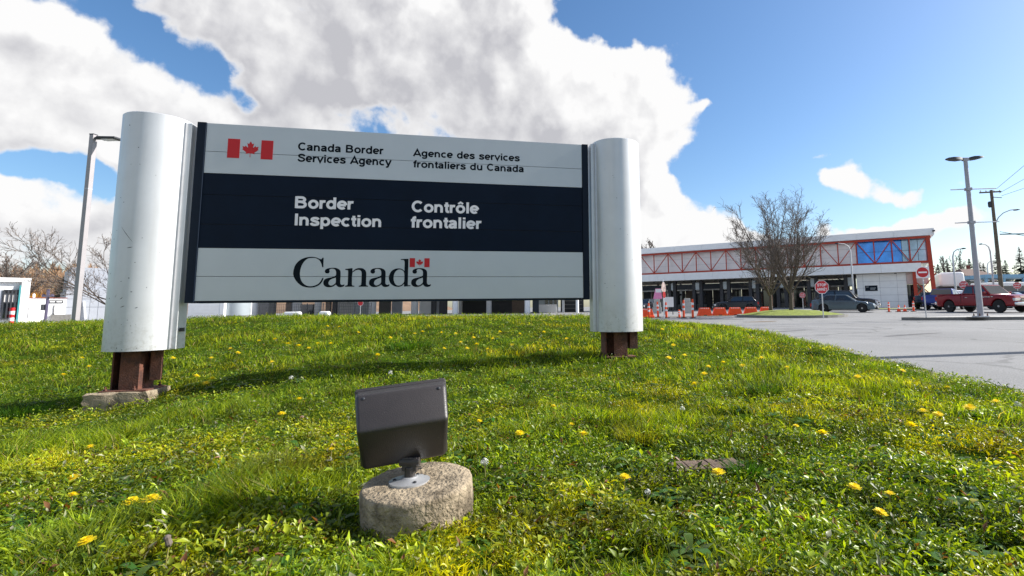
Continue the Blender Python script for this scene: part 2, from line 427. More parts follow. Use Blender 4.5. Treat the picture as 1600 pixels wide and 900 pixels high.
# ------------------------------------------------------------------ terrain
def lot(x, y):
    return .008 * max(0., min(y, 110.) - 30.) * min(1., max(0., (x - 12) / 14.))
def lotpt(px, Y):
    """point of the lot under photo column px at distance Y"""
    x = at(px, 480, Y).x
    return Vector((x, Y, lot(x, Y)))

EDGE = np.array([(-8, 3.3), (0, 3.3), (4.0, 3.42), (6.1, 3.72), (8.3, 4.05), (13, 4.7), (21, 5.4), (23, 5.3)])
def edge_x(y): return np.interp(y, EDGE[:, 0], EDGE[:, 1])

CP = [at(*p) for p in ((185, 640, 5.2), (962, 560, 6.45), (655, 838, 1.68), (600, 578, 6.0), (600, 503, 10.5), (300, 505, 11), (900, 501, 10),
                       (1003, 504, 10.5), (0, 510, 13), (150, 507, 12), (0, 640, 5.3), (0, 570, 8), (0, 900, 1.42), (800, 900, 1.4), (1600, 900, 1.35),
                       (400, 700, 3.0), (1200, 750, 2.15), (1400, 650, 3.3), (1250, 620, 4.0), (1100, 580, 5.6), (1090, 510, 12.5), (330, 590, 6.0), (780, 572, 6.2))]
CP = [tuple(p) for p in CP]
for y in (-2, 1, 4, 6, 8.3, 11, 15, 19):
    ex = float(edge_x(y)); CP += [(ex, y, .012), (ex + 1.6, y, -.22)]
CP += [(-2, -3, -.03), (-6, -3, -.08), (-3, 1.5, -.06), (-5, 2, -.1), (-12, 0, -.2), (-22, 4, -.1), (-22, 12, .45), (-12, 17.5, .35), (-22, 20, .1), (-5, 17, .25), (1, 17, .2),
       (-12, 24, -.3), (-22, 26, -.3), (-5, 24, -.3), (2, 24, -.3), (5, 25, -.2)]
CPa = np.array(CP)
def _tps_fit():
    n = len(CPa); d = np.linalg.norm(CPa[:, None, :2] - CPa[None, :, :2], axis=2)
    K = np.where(d > 0, d * d * np.log(d + 1e-12), 0) + np.eye(n) * .25
    Pm = np.c_[np.ones(n), CPa[:, :2]]
    A = np.block([[K, Pm], [Pm.T, np.zeros((3, 3))]])
    return np.linalg.solve(A, np.r_[CPa[:, 2], 0, 0, 0])
TPSW = _tps_fit()
def mound_np(X, Y):
    X = np.asarray(X, float); Y = np.asarray(Y, float); sh = X.shape
    X = X.ravel(); Y = Y.ravel(); out = np.empty(len(X)); n = len(CPa)
    for i in range(0, len(X), 20000):
        a = X[i:i + 20000]; b = Y[i:i + 20000]
        d2 = (a[:, None] - CPa[None, :, 0]) ** 2 + (b[:, None] - CPa[None, :, 1]) ** 2
        out[i:i + 20000] = (.5 * d2 * np.log(d2 + 1e-12)) @ TPSW[:n] + TPSW[n] + a * TPSW[n + 1] + b * TPSW[n + 2]
    out += .018 * np.sin(X * 5.1 + 1.3) * np.sin(Y * 4.3) + .008 * np.sin(X * 11.3 + Y * 7.7)
    return out.reshape(sh)
def mound(x, y): return float(mound_np(np.array([x]), np.array([y]))[0])
def mound_hit(px, py, lift=0.):
    prev = None
    Ys = np.concatenate([np.linspace(.8, 6, 260), np.linspace(6.02, 16, 300)])
    d = FW + RT * ((px - XC) / F) + UP * ((YC - py) / F)
    P = np.array(CAMPOS)[None] + np.array(d)[None] * (Ys / d.y)[:, None]
    z = mound_np(P[:, 0], P[:, 1]) + lift
    k = np.argmax(P[:, 2] <= z)
    if P[k, 2] > z[k]: return None
    return Vector((P[k, 0], P[k, 1], z[k] - lift))

def grid_mesh(name, xs, ys, zf, m, kind='structure', keep=None):
    X, Y = np.meshgrid(xs, ys); Z = zf(X, Y)
    v = np.c_[X.ravel(), Y.ravel(), Z.ravel()]; nx = len(xs); f = []
    for j in range(len(ys) - 1):
        for i in range(nx - 1):
            if keep is not None and not keep((xs[i] + xs[i + 1]) / 2, (ys[j] + ys[j + 1]) / 2): continue
            a = j * nx + i; f.append((a, a + 1, a + 1 + nx, a + nx))
    me = bpy.data.meshes.new(name); me.from_pydata(v.tolist(), [], f); me.materials.append(MATS[m]); me.shade_smooth()
    o = bpy.data.objects.new(name, me); COL.objects.link(o); o['kind'] = kind
    return o

xs = np.concatenate([np.linspace(-30, -6, 49), np.linspace(-5.8, 5.8, 117), [6, 6.5, 7]])
ys = np.concatenate([np.linspace(-6, 0.4, 17), np.linspace(.5, 9, 171)[1:], np.linspace(9.2, 25, 80)])
mo = grid_mesh('lawn_mound', xs, ys, mound_np, 'soil')
tag(mo, 'grassy mound the border sign stands on', None)

def lot_np(X, Y):
    z = .008 * np.maximum(0, np.minimum(Y, 110) - 30) * np.clip((X - 12) / 14., 0, 1)
    ins = (X < edge_x(Y) - .7) & (Y > -6) & (Y < 23) & (X > -29)
    return np.where(ins, -1.6, z)
xs = np.concatenate([[-4000, -1500, -600, -250, -120, -70], np.linspace(-50, -6, 23), np.linspace(-5, 12, 69), np.linspace(13, 60, 48), [70, 90, 130, 250, 600, 1500, 4000]])
ys = np.concatenate([[-3000, -800, -200, -60, -20, -8], np.linspace(-6.5, 26, 66), np.linspace(27, 60, 34), [65, 70, 80, 95, 110, 130, 170, 250, 500, 1200, 3000, 5000]])
ro = grid_mesh('road', xs, ys, lot_np, 'asphalt')
tag(ro, 'pale grey asphalt road and parking lot', None)

def sheet(name, pts, lift, m, kind='structure'):
    b = MB(); b.add([(x, y, lot(x, y) + lift) for x, y in pts], [tuple(range(len(pts)))])
    o = b.build(name, m); o['kind'] = kind; return o
# paler concrete apron in front of the building and painted lines
p = [lotpt(1020, 33.5), lotpt(1240, 41), lotpt(1240, 41.25), lotpt(1020, 33.75)]
sheet('painted_line', [(q.x, q.y) for q in p], .008, 'yellow')
for a in range(6):
    q = Vector((30.5 + a * 3.0, 33 + a * 1.2, 0))
    sheet('painted_line', [(q.x, q.y), (q.x + .12, q.y), (q.x + 2.2, q.y + 5), (q.x + 2.08, q.y + 5)], .012, 'white_paint')

mat('asphalt_dark', (.115, .115, .118), .9, 0, .25, 1.5, .5, 60)
mat('gravel_brown', (.15, .11, .075), .95, 0, .4, 9, .8, 30)
def streak(name, pts, wid, m, seed):
    r = random.Random(seed); P = catmull_xy(pts); L_, R_ = [], []
    for i, q in enumerate(P):
        d = (P[min(i + 1, len(P) - 1)] - P[max(i - 1, 0)]).normalized(); n_ = Vector((-d.y, d.x)); e = min(1, i / 4, (len(P) - 1 - i) / 4)
        L_.append(q + n_ * wid * e * r.uniform(.85, 1.1)); R_.append(q - n_ * wid * e * r.uniform(.85, 1.1))
    n = len(P); b = MB(); b.add([(q.x, q.y, lot(q.x, q.y) + .005) for q in L_ + R_], [(i, i + 1, n + i + 1, n + i) for i in range(n - 1)])
    o = b.build(name, m); o['kind'] = 'structure'
def catmull_xy(P, n=8):
    P = [Vector((p[0], p[1])) for p in P]; out = []
    for i in range(len(P) - 1):
        p1, p2 = P[i], P[i + 1]; p0 = P[i - 1] if i else p1 * 2 - p2; p3 = P[i + 2] if i + 2 < len(P) else p2 * 2 - p1
        for k in range(n):
            t = k / n; out.append(.5 * ((2 * p1) + (p2 - p0) * t + (2 * p0 - 5 * p1 + 4 * p2 - p3) * t * t + (3 * p1 - p0 - 3 * p2 + p3) * t ** 3))
    return out + [P[-1]]
def road_px(px, py):
    yh = 480 - .012 * (px - 865); Y = EYE * F / max(py - yh, 2.); return Vector((at(px, py, Y).x, Y))
streak('road_stain_or_shadow', [road_px(1085, 498.5), road_px(1130, 499), road_px(1165, 498)], .55, 'asphalt_dark', 3)
streak('road_stain_or_shadow', [road_px(1160, 503), road_px(1185, 502.5), road_px(1215, 501)], .35, 'gravel_brown', 4)
streak('road_stain_or_shadow', [road_px(1160, 517), road_px(1210, 517.5), road_px(1262, 515)], .16, 'asphalt_dark', 5)  # dark streak painted in place of a shadow line lying across the road
streak('road_stain_or_shadow', [road_px(1380, 525), road_px(1420, 522), road_px(1475, 519)], .10, 'asphalt_dark', 6)
ek = [(float(edge_x(y)) + rnd.uniform(-.04, .1), y) for y in np.linspace(3.4, 20, 30)]
streak('grit_edge', ek, .09, 'gravel_brown', 7)
def island(name, label, outline, h, top_mat, kerb_mat='concrete_dark', dome=.05):
    """raised island: kerb ring of its own pieces and a top"""
    r = thing(name, label, 'traffic island', (outline[0][0], outline[0][1], lot(*outline[0])))
    ox, oy, oz = r.location
    n = len(outline)
    cx = sum(p[0] for p in outline) / n; cy = sum(p[1] for p in outline) / n
    def inn(p, d):
        v = Vector((cx - p[0], cy - p[1])); L = max(v.length, 1e-3); v = v / L * min(d, L * .8); return (p[0] + v.x, p[1] + v.y)
    k = MB()
    out = [(x - ox, y - oy) for x, y in outline]; ins = [(inn(p, .2)[0] - ox, inn(p, .2)[1] - oy) for p in outline]
    for i in range(n):
        j = (i + 1) % n
        k.add([(*out[i], -.05), (*out[j], -.05), (*out[j], h), (*out[i], h), (*ins[i], h), (*ins[j], h), (*ins[j], -.05), (*ins[i], -.05)],
              [(0, 1, 2, 3), (3, 2, 5, 4), (4, 5, 6, 7)])
    k.build('kerb', kerb_mat, r)
    t = MB(); mid = [(q[0] * .5 + (cx - ox) * .5, q[1] * .5 + (cy - oy) * .5, h + dome * .75) for q in ins]
    t.add([(*q, h - .015) for q in ins] + mid + [(cx - ox, cy - oy, h + dome)], [(i, (i + 1) % n, n + (i + 1) % n, n + i) for i in range(n)] + [(n + i, n + (i + 1) % n, 2 * n) for i in range(n)])
    t.build('top', top_mat, r)
    return r
def oval(cx, cy, rx, ry, rot, n=28, sq=1.0):
    o = []
    for k in range(n):
        a = 2 * math.pi * k / n; u = rx * math.copysign(abs(math.cos(a)) ** sq, math.cos(a)); v = ry * math.copysign(abs(math.sin(a)) ** sq, math.sin(a))
        o.append((cx + u * math.cos(rot) - v * math.sin(rot), cy + u * math.sin(rot) + v * math.cos(rot)))
    return o
c1 = lotpt(1236, 32)
ISL1 = oval(c1.x + .1, 32.5, 3.2, 4.6, -.25)
tag(island('grass_island', 'kerbed island with short green grass under the bare trees', ISL1, .14, 'verge', dome=.30), None, None)
a = lotpt(1416, 22.6); b_ = lotpt(1900, 20.4)
ISL2 = [(a.x - .25, a.y), (a.x + .3, a.y - .5), (b_.x, b_.y - .5), (b_.x, b_.y + .6), (a.x + .3, a.y + .5)]
island('kerb_island', 'long narrow concrete island with dark kerb under the tall twin lamp post', ISL2, .13, 'concrete')

# ------------------------------------------------------------------ the sign
SA = 1.3515
sgn = thing('border_sign', 'large silver and navy border inspection sign between two round aluminium columns', 'sign', (-4.1567, 5.5, 0.), math.pi / 2 - SA)
SZ, SW, SH = .8604, 4.263, 1.975
ROW = [1., .8365, .7115, .5905, .4235, .2915, .134, 0.]
RM = ['board_silver', 'board_silver', 'board_navy', 'board_navy', 'board_navy', 'board_silver', 'board_silver']
for i in range(7):
    z1, z0 = SZ + SH * ROW[i], SZ + SH * ROW[i + 1]
    MB().b2((.0, .0, z0 + .0025), (SW, .15, z1 - .0025)).build('board', RM[i], sgn)
MB().b2((.01, .012, SZ - .012), (SW - .01, .14, SZ + SH - .006)).build('core', 'black', sgn)
for x0, x1 in ((-.092, -.004), (SW + .004, SW + .082)):
    MB().b2((x0, -.012, SZ - .02), (x1, .165, SZ + SH + .004)).build('frame_post', 'frame_navy', sgn, bevel=.004)
MB().b2((.002, -.006, SZ - .022), (SW - .002, .16, SZ - .006)).build('bottom_rail', 'frame_navy', sgn)

def column(cx, side, z0, z1):
    n = 64; R = .315
    b = MB(); b.lathe([(R - .02, z0 + .0), (R, z0), (R, z1 - .008), (R - .008, z1), (.02, z1 + .004)], n, (cx, .08, 0))
    c = b.build('column', 'alu', sgn, smooth=True)
    xe = cx - side * (R + .006)
    f = MB(); f.b2((xe - .03, -.012, z0), (xe + .03, .17, z1 - .03)); f.build('flange', 'alu', sgn, bevel=.003)
    g = MB(); g.b2((cx - side * (R - .02) - .012, -.045, z0 + .01), (cx - side * (R - .02) + .012, .02, z1 - .035)); g.build('seam_strip', 'galv', sgn)
    return c
cl = column(-.49, -1, SZ - .50, SZ + 1.985)
crr = column(SW + .47, 1, SZ - .42, SZ + 2.02)
MB().b2((-.13, .02, SZ - .32), (-.10, .06, SZ - .28)).build('bracket', 'black', sgn)
# scuffs on the left column: shallow dark scratches in the skin
for (a0, z, dz, da) in ((-1.95, 1.62, -.16, .40), (-1.7, 1.40, .01, .16), (-1.78, .88, .02, .09), (-1.74, .80, .015, .12), (-1.5, .955, 0, .06), (-1.35, .79, .01, .08), (-1.95, .9, .03, .05)):
    b = MB(); R = .3155; k = []
    for i in range(6):
        a1 = a0 + da * i / 5; w = .0035 * (1 - abs(i / 2.5 - 1)) + .0008
        k += [(-.49 + R * math.cos(a1), .08 + R * math.sin(a1), z + dz * i / 5 - w), (-.49 + R * math.cos(a1), .08 + R * math.sin(a1), z + dz * i / 5 + w)]
    b.add(k, [(2 * i, 2 * i + 2, 2 * i + 3, 2 * i + 1) for i in range(5)]); b.build('scratch', 'lamp_dark', sgn)
for cx, a_lo, a_hi in ((-.49, -2.6, -.7), (SW + .47, -2.4, -.4)):
    b = MB(); r_ = random.Random(int(cx * 10) + 40)
    for i in range(34):
        a0 = r_.uniform(a_lo, a_hi); z = SZ - .48 + 2.4 * r_.random() ** 2.2; R_ = .3157; w = r_.uniform(.002, .006); h_ = r_.uniform(.002, .007)
        b.add([(cx + R_ * math.cos(a0 + da / R_), .08 + R_ * math.sin(a0 + da / R_), z + dz) for da, dz in ((-w, -h_ * .4), (w * .6, -h_), (w, h_ * .5), (-w * .5, h_))], [(0, 1, 2, 3)])
    b.build('paint_chips', 'lamp_dark', sgn)['kind'] = 'stuff'
def steel_foot(cx, z0, z1, big):
    b = MB()
    for dx in (-.21, .05, .19):
        pass
    b.b2((cx - .20, -.02, z0), (cx - .185, .20, z1)); b.b2((cx - .06, -.02, z0), (cx - .045, .20, z1)); b.b2((cx - .185, .085, z0), (cx - .06, .10, z1))
    b.b2((cx - .10, -.07, z0), (cx + .055, -.055, z1)); b.b2((cx + .055, -.07, z0), (cx + .07, .2, z1))
    b.b2((cx + .13, -.0, z0 + .08), (cx + .145, .2, z1)); b.b2((cx + .145, .0, z0 + .08), (cx + .23, .012, z1)); b.b2((cx + .07, .10, z0 + .16), (cx + .13, .11, z1))
    b.build('steel_post', 'rust', sgn)
    MB().b2((cx - .24, -.12, z0 - .016), (cx + .17, .24, z0)).build('base_plate', 'rust', sgn, bevel=.003)
    me = MB().lathe([(.018, 0), (.018, .016), (.009, .018), (.009, .04)], 6).mesh('bolt', 'rust')
    for (dx, dy) in ((-.20, -.09), (.05, -.09), (-.2, .2), (.13, .2)):
        inst('bolt', me, sgn, (cx + dx, dy, z0))
gl = mound_hit(190, 632); gz = gl.z if gl else -.15
steel_foot(-.49, -.033, SZ - .50, True)
steel_foot(SW + .47, mound(*(Vector((-4.1567, 5.5)) + Vector((math.sin(SA), math.cos(SA))) * (SW + .47))) + .03, SZ - .42, False)
def local2w(x, y): 
    d = Vector((math.sin(SA), math.cos(SA))); n = Vector((-math.cos(SA), math.sin(SA))); return Vector((-4.1567, 5.5)) + d * x + n * y
def rough_block(b, seed, amt):
    r = random.Random(seed); b.v = [(x + r.uniform(-amt, amt), y + r.uniform(-amt, amt), z + r.uniform(-amt, amt)) for x, y, z in b.v]; return b
def subdiv_slab(x0, x1, y0, y1, z0, z1, nx, ny, nz, seed, amt):
    bm = bmesh.new(); bmesh.ops.create_cube(bm, size=1)
    bmesh.ops.subdivide_edges(bm, edges=bm.edges[:], cuts=6, use_grid_fill=True)
    r = random.Random(seed)
    for v in bm.verts:
        v.co = Vector((x0 + (v.co.x + .5) * (x1 - x0) + r.uniform(-amt, amt), y0 + (v.co.y + .5) * (y1 - y0) + r.uniform(-amt, amt), z0 + (v.co.z + .5) * (z1 - z0) + r.uniform(-amt, amt)))
    b = MB(); bm.verts.ensure_lookup_table(); b.add([v.co for v in bm.verts], [[v.index for v in f.verts] for f in bm.faces]); bm.free(); return b
q = local2w(-.55, 0)
fo = subdiv_slab(-.27, .27, -.20, .26, -.34, -.050, 6, 4, 3, 3, .012).build('concrete_footing', 'concrete_old', None, smooth=True)
fo.location = (q.x, q.y, 0); fo.rotation_euler = (0, 0, math.pi / 2 - SA + .03)
tag(fo, 'rough concrete footing in the grass under the rusty left steel foot of the sign', 'footing')

# ---- lettering
def catmull(P, closed=False, n=5):
    P = [Vector((p[0], p[1])) for p in P]; N = len(P); out = []
    for i in range(N if closed else N - 1):
        p1, p2 = P[i], P[(i + 1) % N]
        p0 = P[(i - 1) % N] if (closed or i > 0) else p1 * 2 - p2
        p3 = P[(i + 2) % N] if (closed or i + 2 < N) else p2 * 2 - p1
        for k in range(n):
            t = k / n
            out.append(.5 * ((2 * p1) + (p2 - p0) * t + (2 * p0 - 5 * p1 + 4 * p2 - p3) * t * t + (3 * p1 - p0 - 3 * p2 + p3) * t ** 3))
    if not closed: out.append(P[-1])
    return out
def arc(cx, cy, rx, ry, a0, a1, n=20):
    return [(cx + rx * math.cos(math.radians(a0 + (a1 - a0) * i / n)), cy + ry * math.sin(math.radians(a0 + (a1 - a0) * i / n))) for i in range(n + 1)]
WT = .185
GL = {
 'C': (1.0, [arc(.52, .5, .37, .415, 42, 318)]),
 'a': (.77, [catmull([(.135, .53), (.18, .60), (.35, .645), (.52, .60), (.57, .50)]) + [(.57, .13), (.60, .0)], catmull([(.57, .42), (.38, .385), (.19, .32), (.14, .20), (.20, .105), (.33, .09), (.47, .15), (.57, .27)])]),
 'n': (.85, [[(.165, 0), (.165, .73)], catmull([(.165, .42), (.23, .57), (.40, .645), (.57, .58), (.635, .42)]) + [(.635, 0)]]),
 'd': (.85, [[(.655, 0), (.655, 1.0)], arc(.40, .365, .255, .285, 0, 360, 28)]),
 'p': (.85, [[(.165, -.27), (.165, .73)], arc(.42, .365, .255, .285, 0, 360, 28)]),
 'g': (.85, [arc(.40, .375, .255, .275, 0, 360, 28), [(.655, .73), (.655, .0)] + catmull([(.655, -.02), (.60, -.15), (.42, -.20), (.25, -.17), (.16, -.09)])]),
 'B': (1.0, [[(.17, 0), (.17, 1)], [(.17, .905), (.52, .905)] + arc(.52, .725, .22, .18, 80, -80, 10) + [(.17, .545)], [(.52, .52)] + arc(.55, .31, .25, .215, 80, -80, 10) + [(.17, .095)]]),
 'o': (.85, [arc(.425, .365, .275, .285, 0, 360, 28)]),
 'r': (.55, [[(.165, 0), (.165, .73)], catmull([(.165, .40), (.23, .56), (.36, .63), (.49, .62)])]),
 'e': (.79, [[(.12, .36), (.68, .36)], arc(.40, .365, .275, .285, 0, 312, 26)]),
 'S': (.94, [catmull([(.79, .70), (.70, .85), (.46, .915), (.23, .84), (.19, .69), (.32, .58), (.58, .49), (.75, .39), (.76, .22), (.62, .11), (.44, .085), (.22, .15), (.13, .32)])]),
 's': (.77, [catmull([(.63, .52), (.55, .62), (.37, .65), (.20, .60), (.17, .50), (.28, .42), (.48, .35), (.60, .27), (.59, .15), (.47, .09), (.33, .08), (.18, .12), (.11, .23)])]),
 'v': (.77, [[(.09, .73), (.385, .04), (.68, .73)]]),
 'y': (.77, [[(.09, .73), (.385, .02)], [(.68, .73), (.36, -.10)] + catmull([(.34, -.14), (.26, -.19), (.12, -.185)])]),
 'i': (.39, [[(.193, 0), (.193, .73)], [(.193, .83), (.193, 1.0)]]),
 'l': (.39, [[(.193, 0), (.193, 1.0)]]), 'I': (.39, [[(.193, 0), (.193, 1.0)]]),
 'c': (.77, [arc(.41, .365, .275, .285, 48, 312, 22)]),
 'A': (1.0, [[(.08, 0), (.5, .93), (.92, 0)], [(.25, .27), (.75, .27)]]),
 'f': (.46, [[(.23, 0), (.23, .72)] + catmull([(.23, .74), (.28, .87), (.44, .905)]), [(.04, .645), (.42, .645)]]),
 't': (.46, [[(.23, .93), (.23, .24)] + catmull([(.23, .22), (.28, .11), (.43, .09)]), [(.04, .645), (.42, .645)]]),
 'u': (.85, [[(.655, .73), (.655, 0)], [(.185, .73)] + catmull([(.185, .31), (.25, .15), (.42, .085), (.59, .15), (.655, .31)])]),
 'O': (1.08, [arc(.54, .5, .40, .415, 0, 360, 32)]),
 'P': (.93, [[(.17, 0), (.17, 1)], [(.17, .905), (.52, .905)] + arc(.52, .68, .25, .225, 80, -80, 10) + [(.17, .455)]]),
 'R': (1.0, [[(.17, 0), (.17, 1)], [(.17, .905), (.55, .905)] + arc(.55, .70, .24, .205, 80, -80, 10) + [(.17, .495)], [(.55, .49), (.72, .30), (.77, 0)]]),
 'T': (.85, [[(.05, .905), (.80, .905)], [(.425, 0), (.425, .9)]]),
 'E': (.93, [[(.17, 0), (.17, 1)], [(.17, .905), (.83, .905)], [(.17, .51), (.77, .51)], [(.17, .095), (.85, .095)]]),
 ' ': (.40, []),
}
GL['ô'] = (.85, GL['o'][1] + [[(.23, .83), (.425, .97), (.62, .83)]])
GL['Ê'] = (.93, GL['E'][1] + [[(.30, 1.09), (.50, 1.22), (.70, 1.09)]])
for c_ in list(GL):
    if c_ != ' ': GL[c_] = (GL[c_][0] - .045, GL[c_][1])
GL[' '] = (.46, [])
def ribbon(P, w):
    P = [Vector((p[0], p[1])) for p in P]
    Q = [P[0]]
    for p in P[1:]:
        if (p - Q[-1]).length > 1e-4: Q.append(p)
    P = Q; n = len(P); closed = (P[0] - P[-1]).length < 1e-3
    L = []; Rr = []
    for i in range(n):
        a = P[i] - P[i - 1] if i > 0 else (P[0] - P[-2] if closed else P[1] - P[0])
        b = P[i + 1] - P[i] if i < n - 1 else (P[1] - P[0] if closed else P[-1] - P[-2])
        a.normalize(); b.normalize(); na = Vector((-a.y, a.x)); nb = Vector((-b.y, b.x)); m = na + nb
        m = m.normalized() if m.length > 1e-4 else na
        k = w / 2 / max(m.dot(na), .45)
        L.append(P[i] + m * k); Rr.append(P[i] - m * k)
    return L, Rr
def text_mb(txt, x, z, cap, width, mb=None, lift=.0015, wt=WT):
    """lettering in the local XZ plane facing -Y; cap height and total width given"""
    mb = mb or MB(); adv = sum(GL[c][0] for c in txt); first = .08; sx = width / (adv - .15); cur = 0; k = 0
    for c in txt:
        for st in GL[c][1]:
            w = wt * (.72 if (c in 'ôÊ' and st is GL[c][1][-1]) else 1)
            L, Rr = ribbon(st, w); y = -lift - .00012 * (k % 4); k += 1
            n = len(L); vs = [(x + (cur + p.x - first) * sx, y, z + p.y * cap) for p in L] + [(x + (cur + p.x - first) * sx, y, z + p.y * cap) for p in Rr]
            mb.add(vs, [(i, i + 1, n + i + 1, n + i) for i in range(n - 1)])
        cur += GL[c][0]
    return mb
def U(u): return u * SW
def V(v): return SZ + v * SH
def letter(lines, m, wt=WT):
    b = MB()
    for (t, u0, u1, v0, cap) in lines: text_mb(t, U(u0), V(v0), cap * SH, U(u1) - U(u0), MB(), wt=wt).build('lettering', m, sgn)
letter([('Canada Border', .2190, .4337, .8675, .0475), ('Services Agency', .2195, .4549, .8000, .0475)], 'ink_dark', .205)
letter([('Agence des services', .5155, .8121, .8660, .0455), ('frontaliers du Canada', .5160, .8243, .7965, .0455)], 'ink_dark', .205)
letter([('Border', .2186, .3608, .5265, .0690), ('Inspection', .2195, .4351, .4265, .0680)], 'ink_white', .215)
letter([('Contrôle', .5150, .694, .5225, .0690), ('frontalier', .5140, .7025, .4275, .0690)], 'ink_white', .215)

def corner_smooth(P, n=4):
    """closed outline: round through shallow turns, keep sharp corners"""
    P = [Vector(p) for p in P]; N = len(P); sharp = []
    for i in range(N):
        a = (P[i] - P[i - 1]).normalized(); b = (P[(i + 1) % N] - P[i]).normalized(); sharp.append(a.dot(b) < .62)
    out = []
    for i in range(N):
        p1, p2 = P[i], P[(i + 1) % N]
        p0 = P[i - 1] if not sharp[i] else p1 * 2 - p2
        p3 = P[(i + 2) % N] if not sharp[(i + 1) % N] else p2 * 2 - p1
        for k in range(n):
            t = k / n
            out.append(.5 * ((2 * p1) + (p2 - p0) * t + (2 * p0 - 5 * p1 + 4 * p2 - p3) * t * t + (3 * p1 - p0 - 3 * p2 + p3) * t ** 3))
    return out
def filled(outlines, name, m, parent, lift, tf):
    cu = bpy.data.curves.new(name, 'CURVE'); cu.dimensions = '2D'; cu.fill_mode = 'BOTH'
    for o in outlines:
        s = cu.splines.new('POLY'); s.points.add(len(o) - 1); s.use_cyclic_u = True
        for p, q in zip(s.points, o): p.co = (q[0], q[1], 0, 1)
    tmp = bpy.data.objects.new('tmp', cu); me = bpy.data.meshes.new_from_object(tmp)
    bpy.data.objects.remove(tmp); bpy.data.curves.remove(cu)
    co = np.empty(len(me.vertices) * 3); me.vertices.foreach_get('co', co); co = co.reshape(-1, 3)
    me.vertices.foreach_set('co', np.array([tf(x, y) for x, y, _ in co]).ravel())
    me.materials.clear(); me.materials.append(MATS[m]); me.update(); me.name = name
    bm = bmesh.new(); bm.from_mesh(me); bmesh.ops.recalc_face_normals(bm, faces=bm.faces); bm.to_mesh(me); bm.free()
    ob = bpy.data.objects.new(name, me); COL.objects.link(ob); ob.parent = parent
    return ob
gC = [(397, 80), (399, 178), (386, 178), (378, 145), (357, 108), (320, 86), (280, 84), (240, 92), (205, 125), (180, 180), (172, 240), (182, 300), (208, 342), (245, 366), (285, 372), (330, 362), (366, 338), (395, 287), (406, 287), (396, 320), (372, 354), (330, 378), (270, 386), (200, 370), (145, 325), (113, 270), (108, 220), (125, 155), (165, 108), (215, 82), (275, 72), (325, 78), (362, 94), (378, 94), (386, 80)]
ga = [[(415, 218), (424, 200), (450, 188), (495, 183), (535, 188), (562, 206), (572, 235), (572, 330), (578, 352), (592, 361), (612, 354), (617, 362), (605, 376), (578, 383), (550, 377), (530, 356), (505, 374), (470, 383), (435, 379), (411, 360), (405, 335), (413, 308), (440, 291), (490, 279), (527, 262), (527, 228), (518, 205), (498, 194), (474, 194), (458, 205), (463, 222), (455, 238), (436, 242), (420, 234)],
      [(527, 284), (492, 296), (466, 313), (455, 338), (463, 358), (484, 366), (508, 356), (527, 335)]]
gn = [(618, 195), (690, 185), (690, 222), (722, 194), (762, 184), (800, 191), (825, 215), (832, 250), (832, 350), (840, 365), (855, 369), (855, 378), (760, 378), (760, 369), (778, 362), (784, 345), (784, 240), (775, 214), (755, 204), (728, 207), (705, 222), (690, 240), (690, 350), (698, 366), (716, 369), (716, 378), (622, 378), (622, 369), (640, 362), (647, 348), (647, 222), (640, 207), (618, 204)]
gd = [[(1185, 88), (1265, 84), (1265, 345), (1274, 362), (1294, 366), (1294, 374), (1225, 379), (1225, 350), (1205, 370), (1170, 381), (1125, 374), (1085, 345), (1066, 300), (1068, 260), (1088, 218), (1122, 194), (1165, 186), (1200, 194), (1225, 214), (1225, 118), (1213, 98), (1185, 96)],
      [(1225, 245), (1210, 212), (1178, 198), (1146, 208), (1122, 240), (1114, 285), (1122, 330), (1146, 362), (1180, 367), (1210, 350), (1225, 322)]]
sx_ = (.5664 - .2220) * SW / (1497 - 106); sz_ = (.2451 - .0768) * SH / (376 - 75)
def tfc(x, y): return (U(.2220) + (x - 106) * sx_, -.0016, V(.0768) + (376 - y) * sz_)
outs = [corner_smooth(gC)]
for dx in (0, 458, 895):
    for o in ga: outs.append([Vector((p.x + dx, p.y)) for p in corner_smooth(o)])
outs.append(corner_smooth(gn))
for o in gd: outs.append(corner_smooth(o))
wm = filled(outs, 'wordmark', 'ink_dark', sgn, 0, tfc)

# maple leaf flags
def leaf_outline():
    seg = [(332, 652), (91, 27), (327, -189), (-204, 1052), (111, 57), (423, -454), (105, 247), (73, 38), (542, -115), (-186, 572), (34, 79), (212, 99), (-941, 762), (-20, 73), (116, 320), (-859, -151), (-111, 98), (45, 863)]
    p = [0., -2000.]; pts = [(0., -2000.)]
    for dx, dy in seg: p = [p[0] + dx, p[1] + dy]; pts.append(tuple(p))
    return pts + [(-x, y) for x, y in pts[:0:-1]]
LEAF = leaf_outline()
def flag(x0, z1, w, h):
    for a in (0, .735): MB().b2((x0 + a * w, -.0022, z1 - h), (x0 + (a + .265) * w, -.0012, z1)).build('flag_bar', 'ink_red', sgn)
    s = h * .84 / 4030
    filled([[Vector(q) for q in LEAF]], 'maple_leaf', 'ink_red', sgn, 0, lambda x, y: (x0 + w / 2 + x * s, -.0018, z1 - h / 2 - y * s))
flag(U(.0505), V(.9155), U(.1075), .1115 * SH)
flag(U(.5123), V(.2441), U(.0526), .0535 * SH)

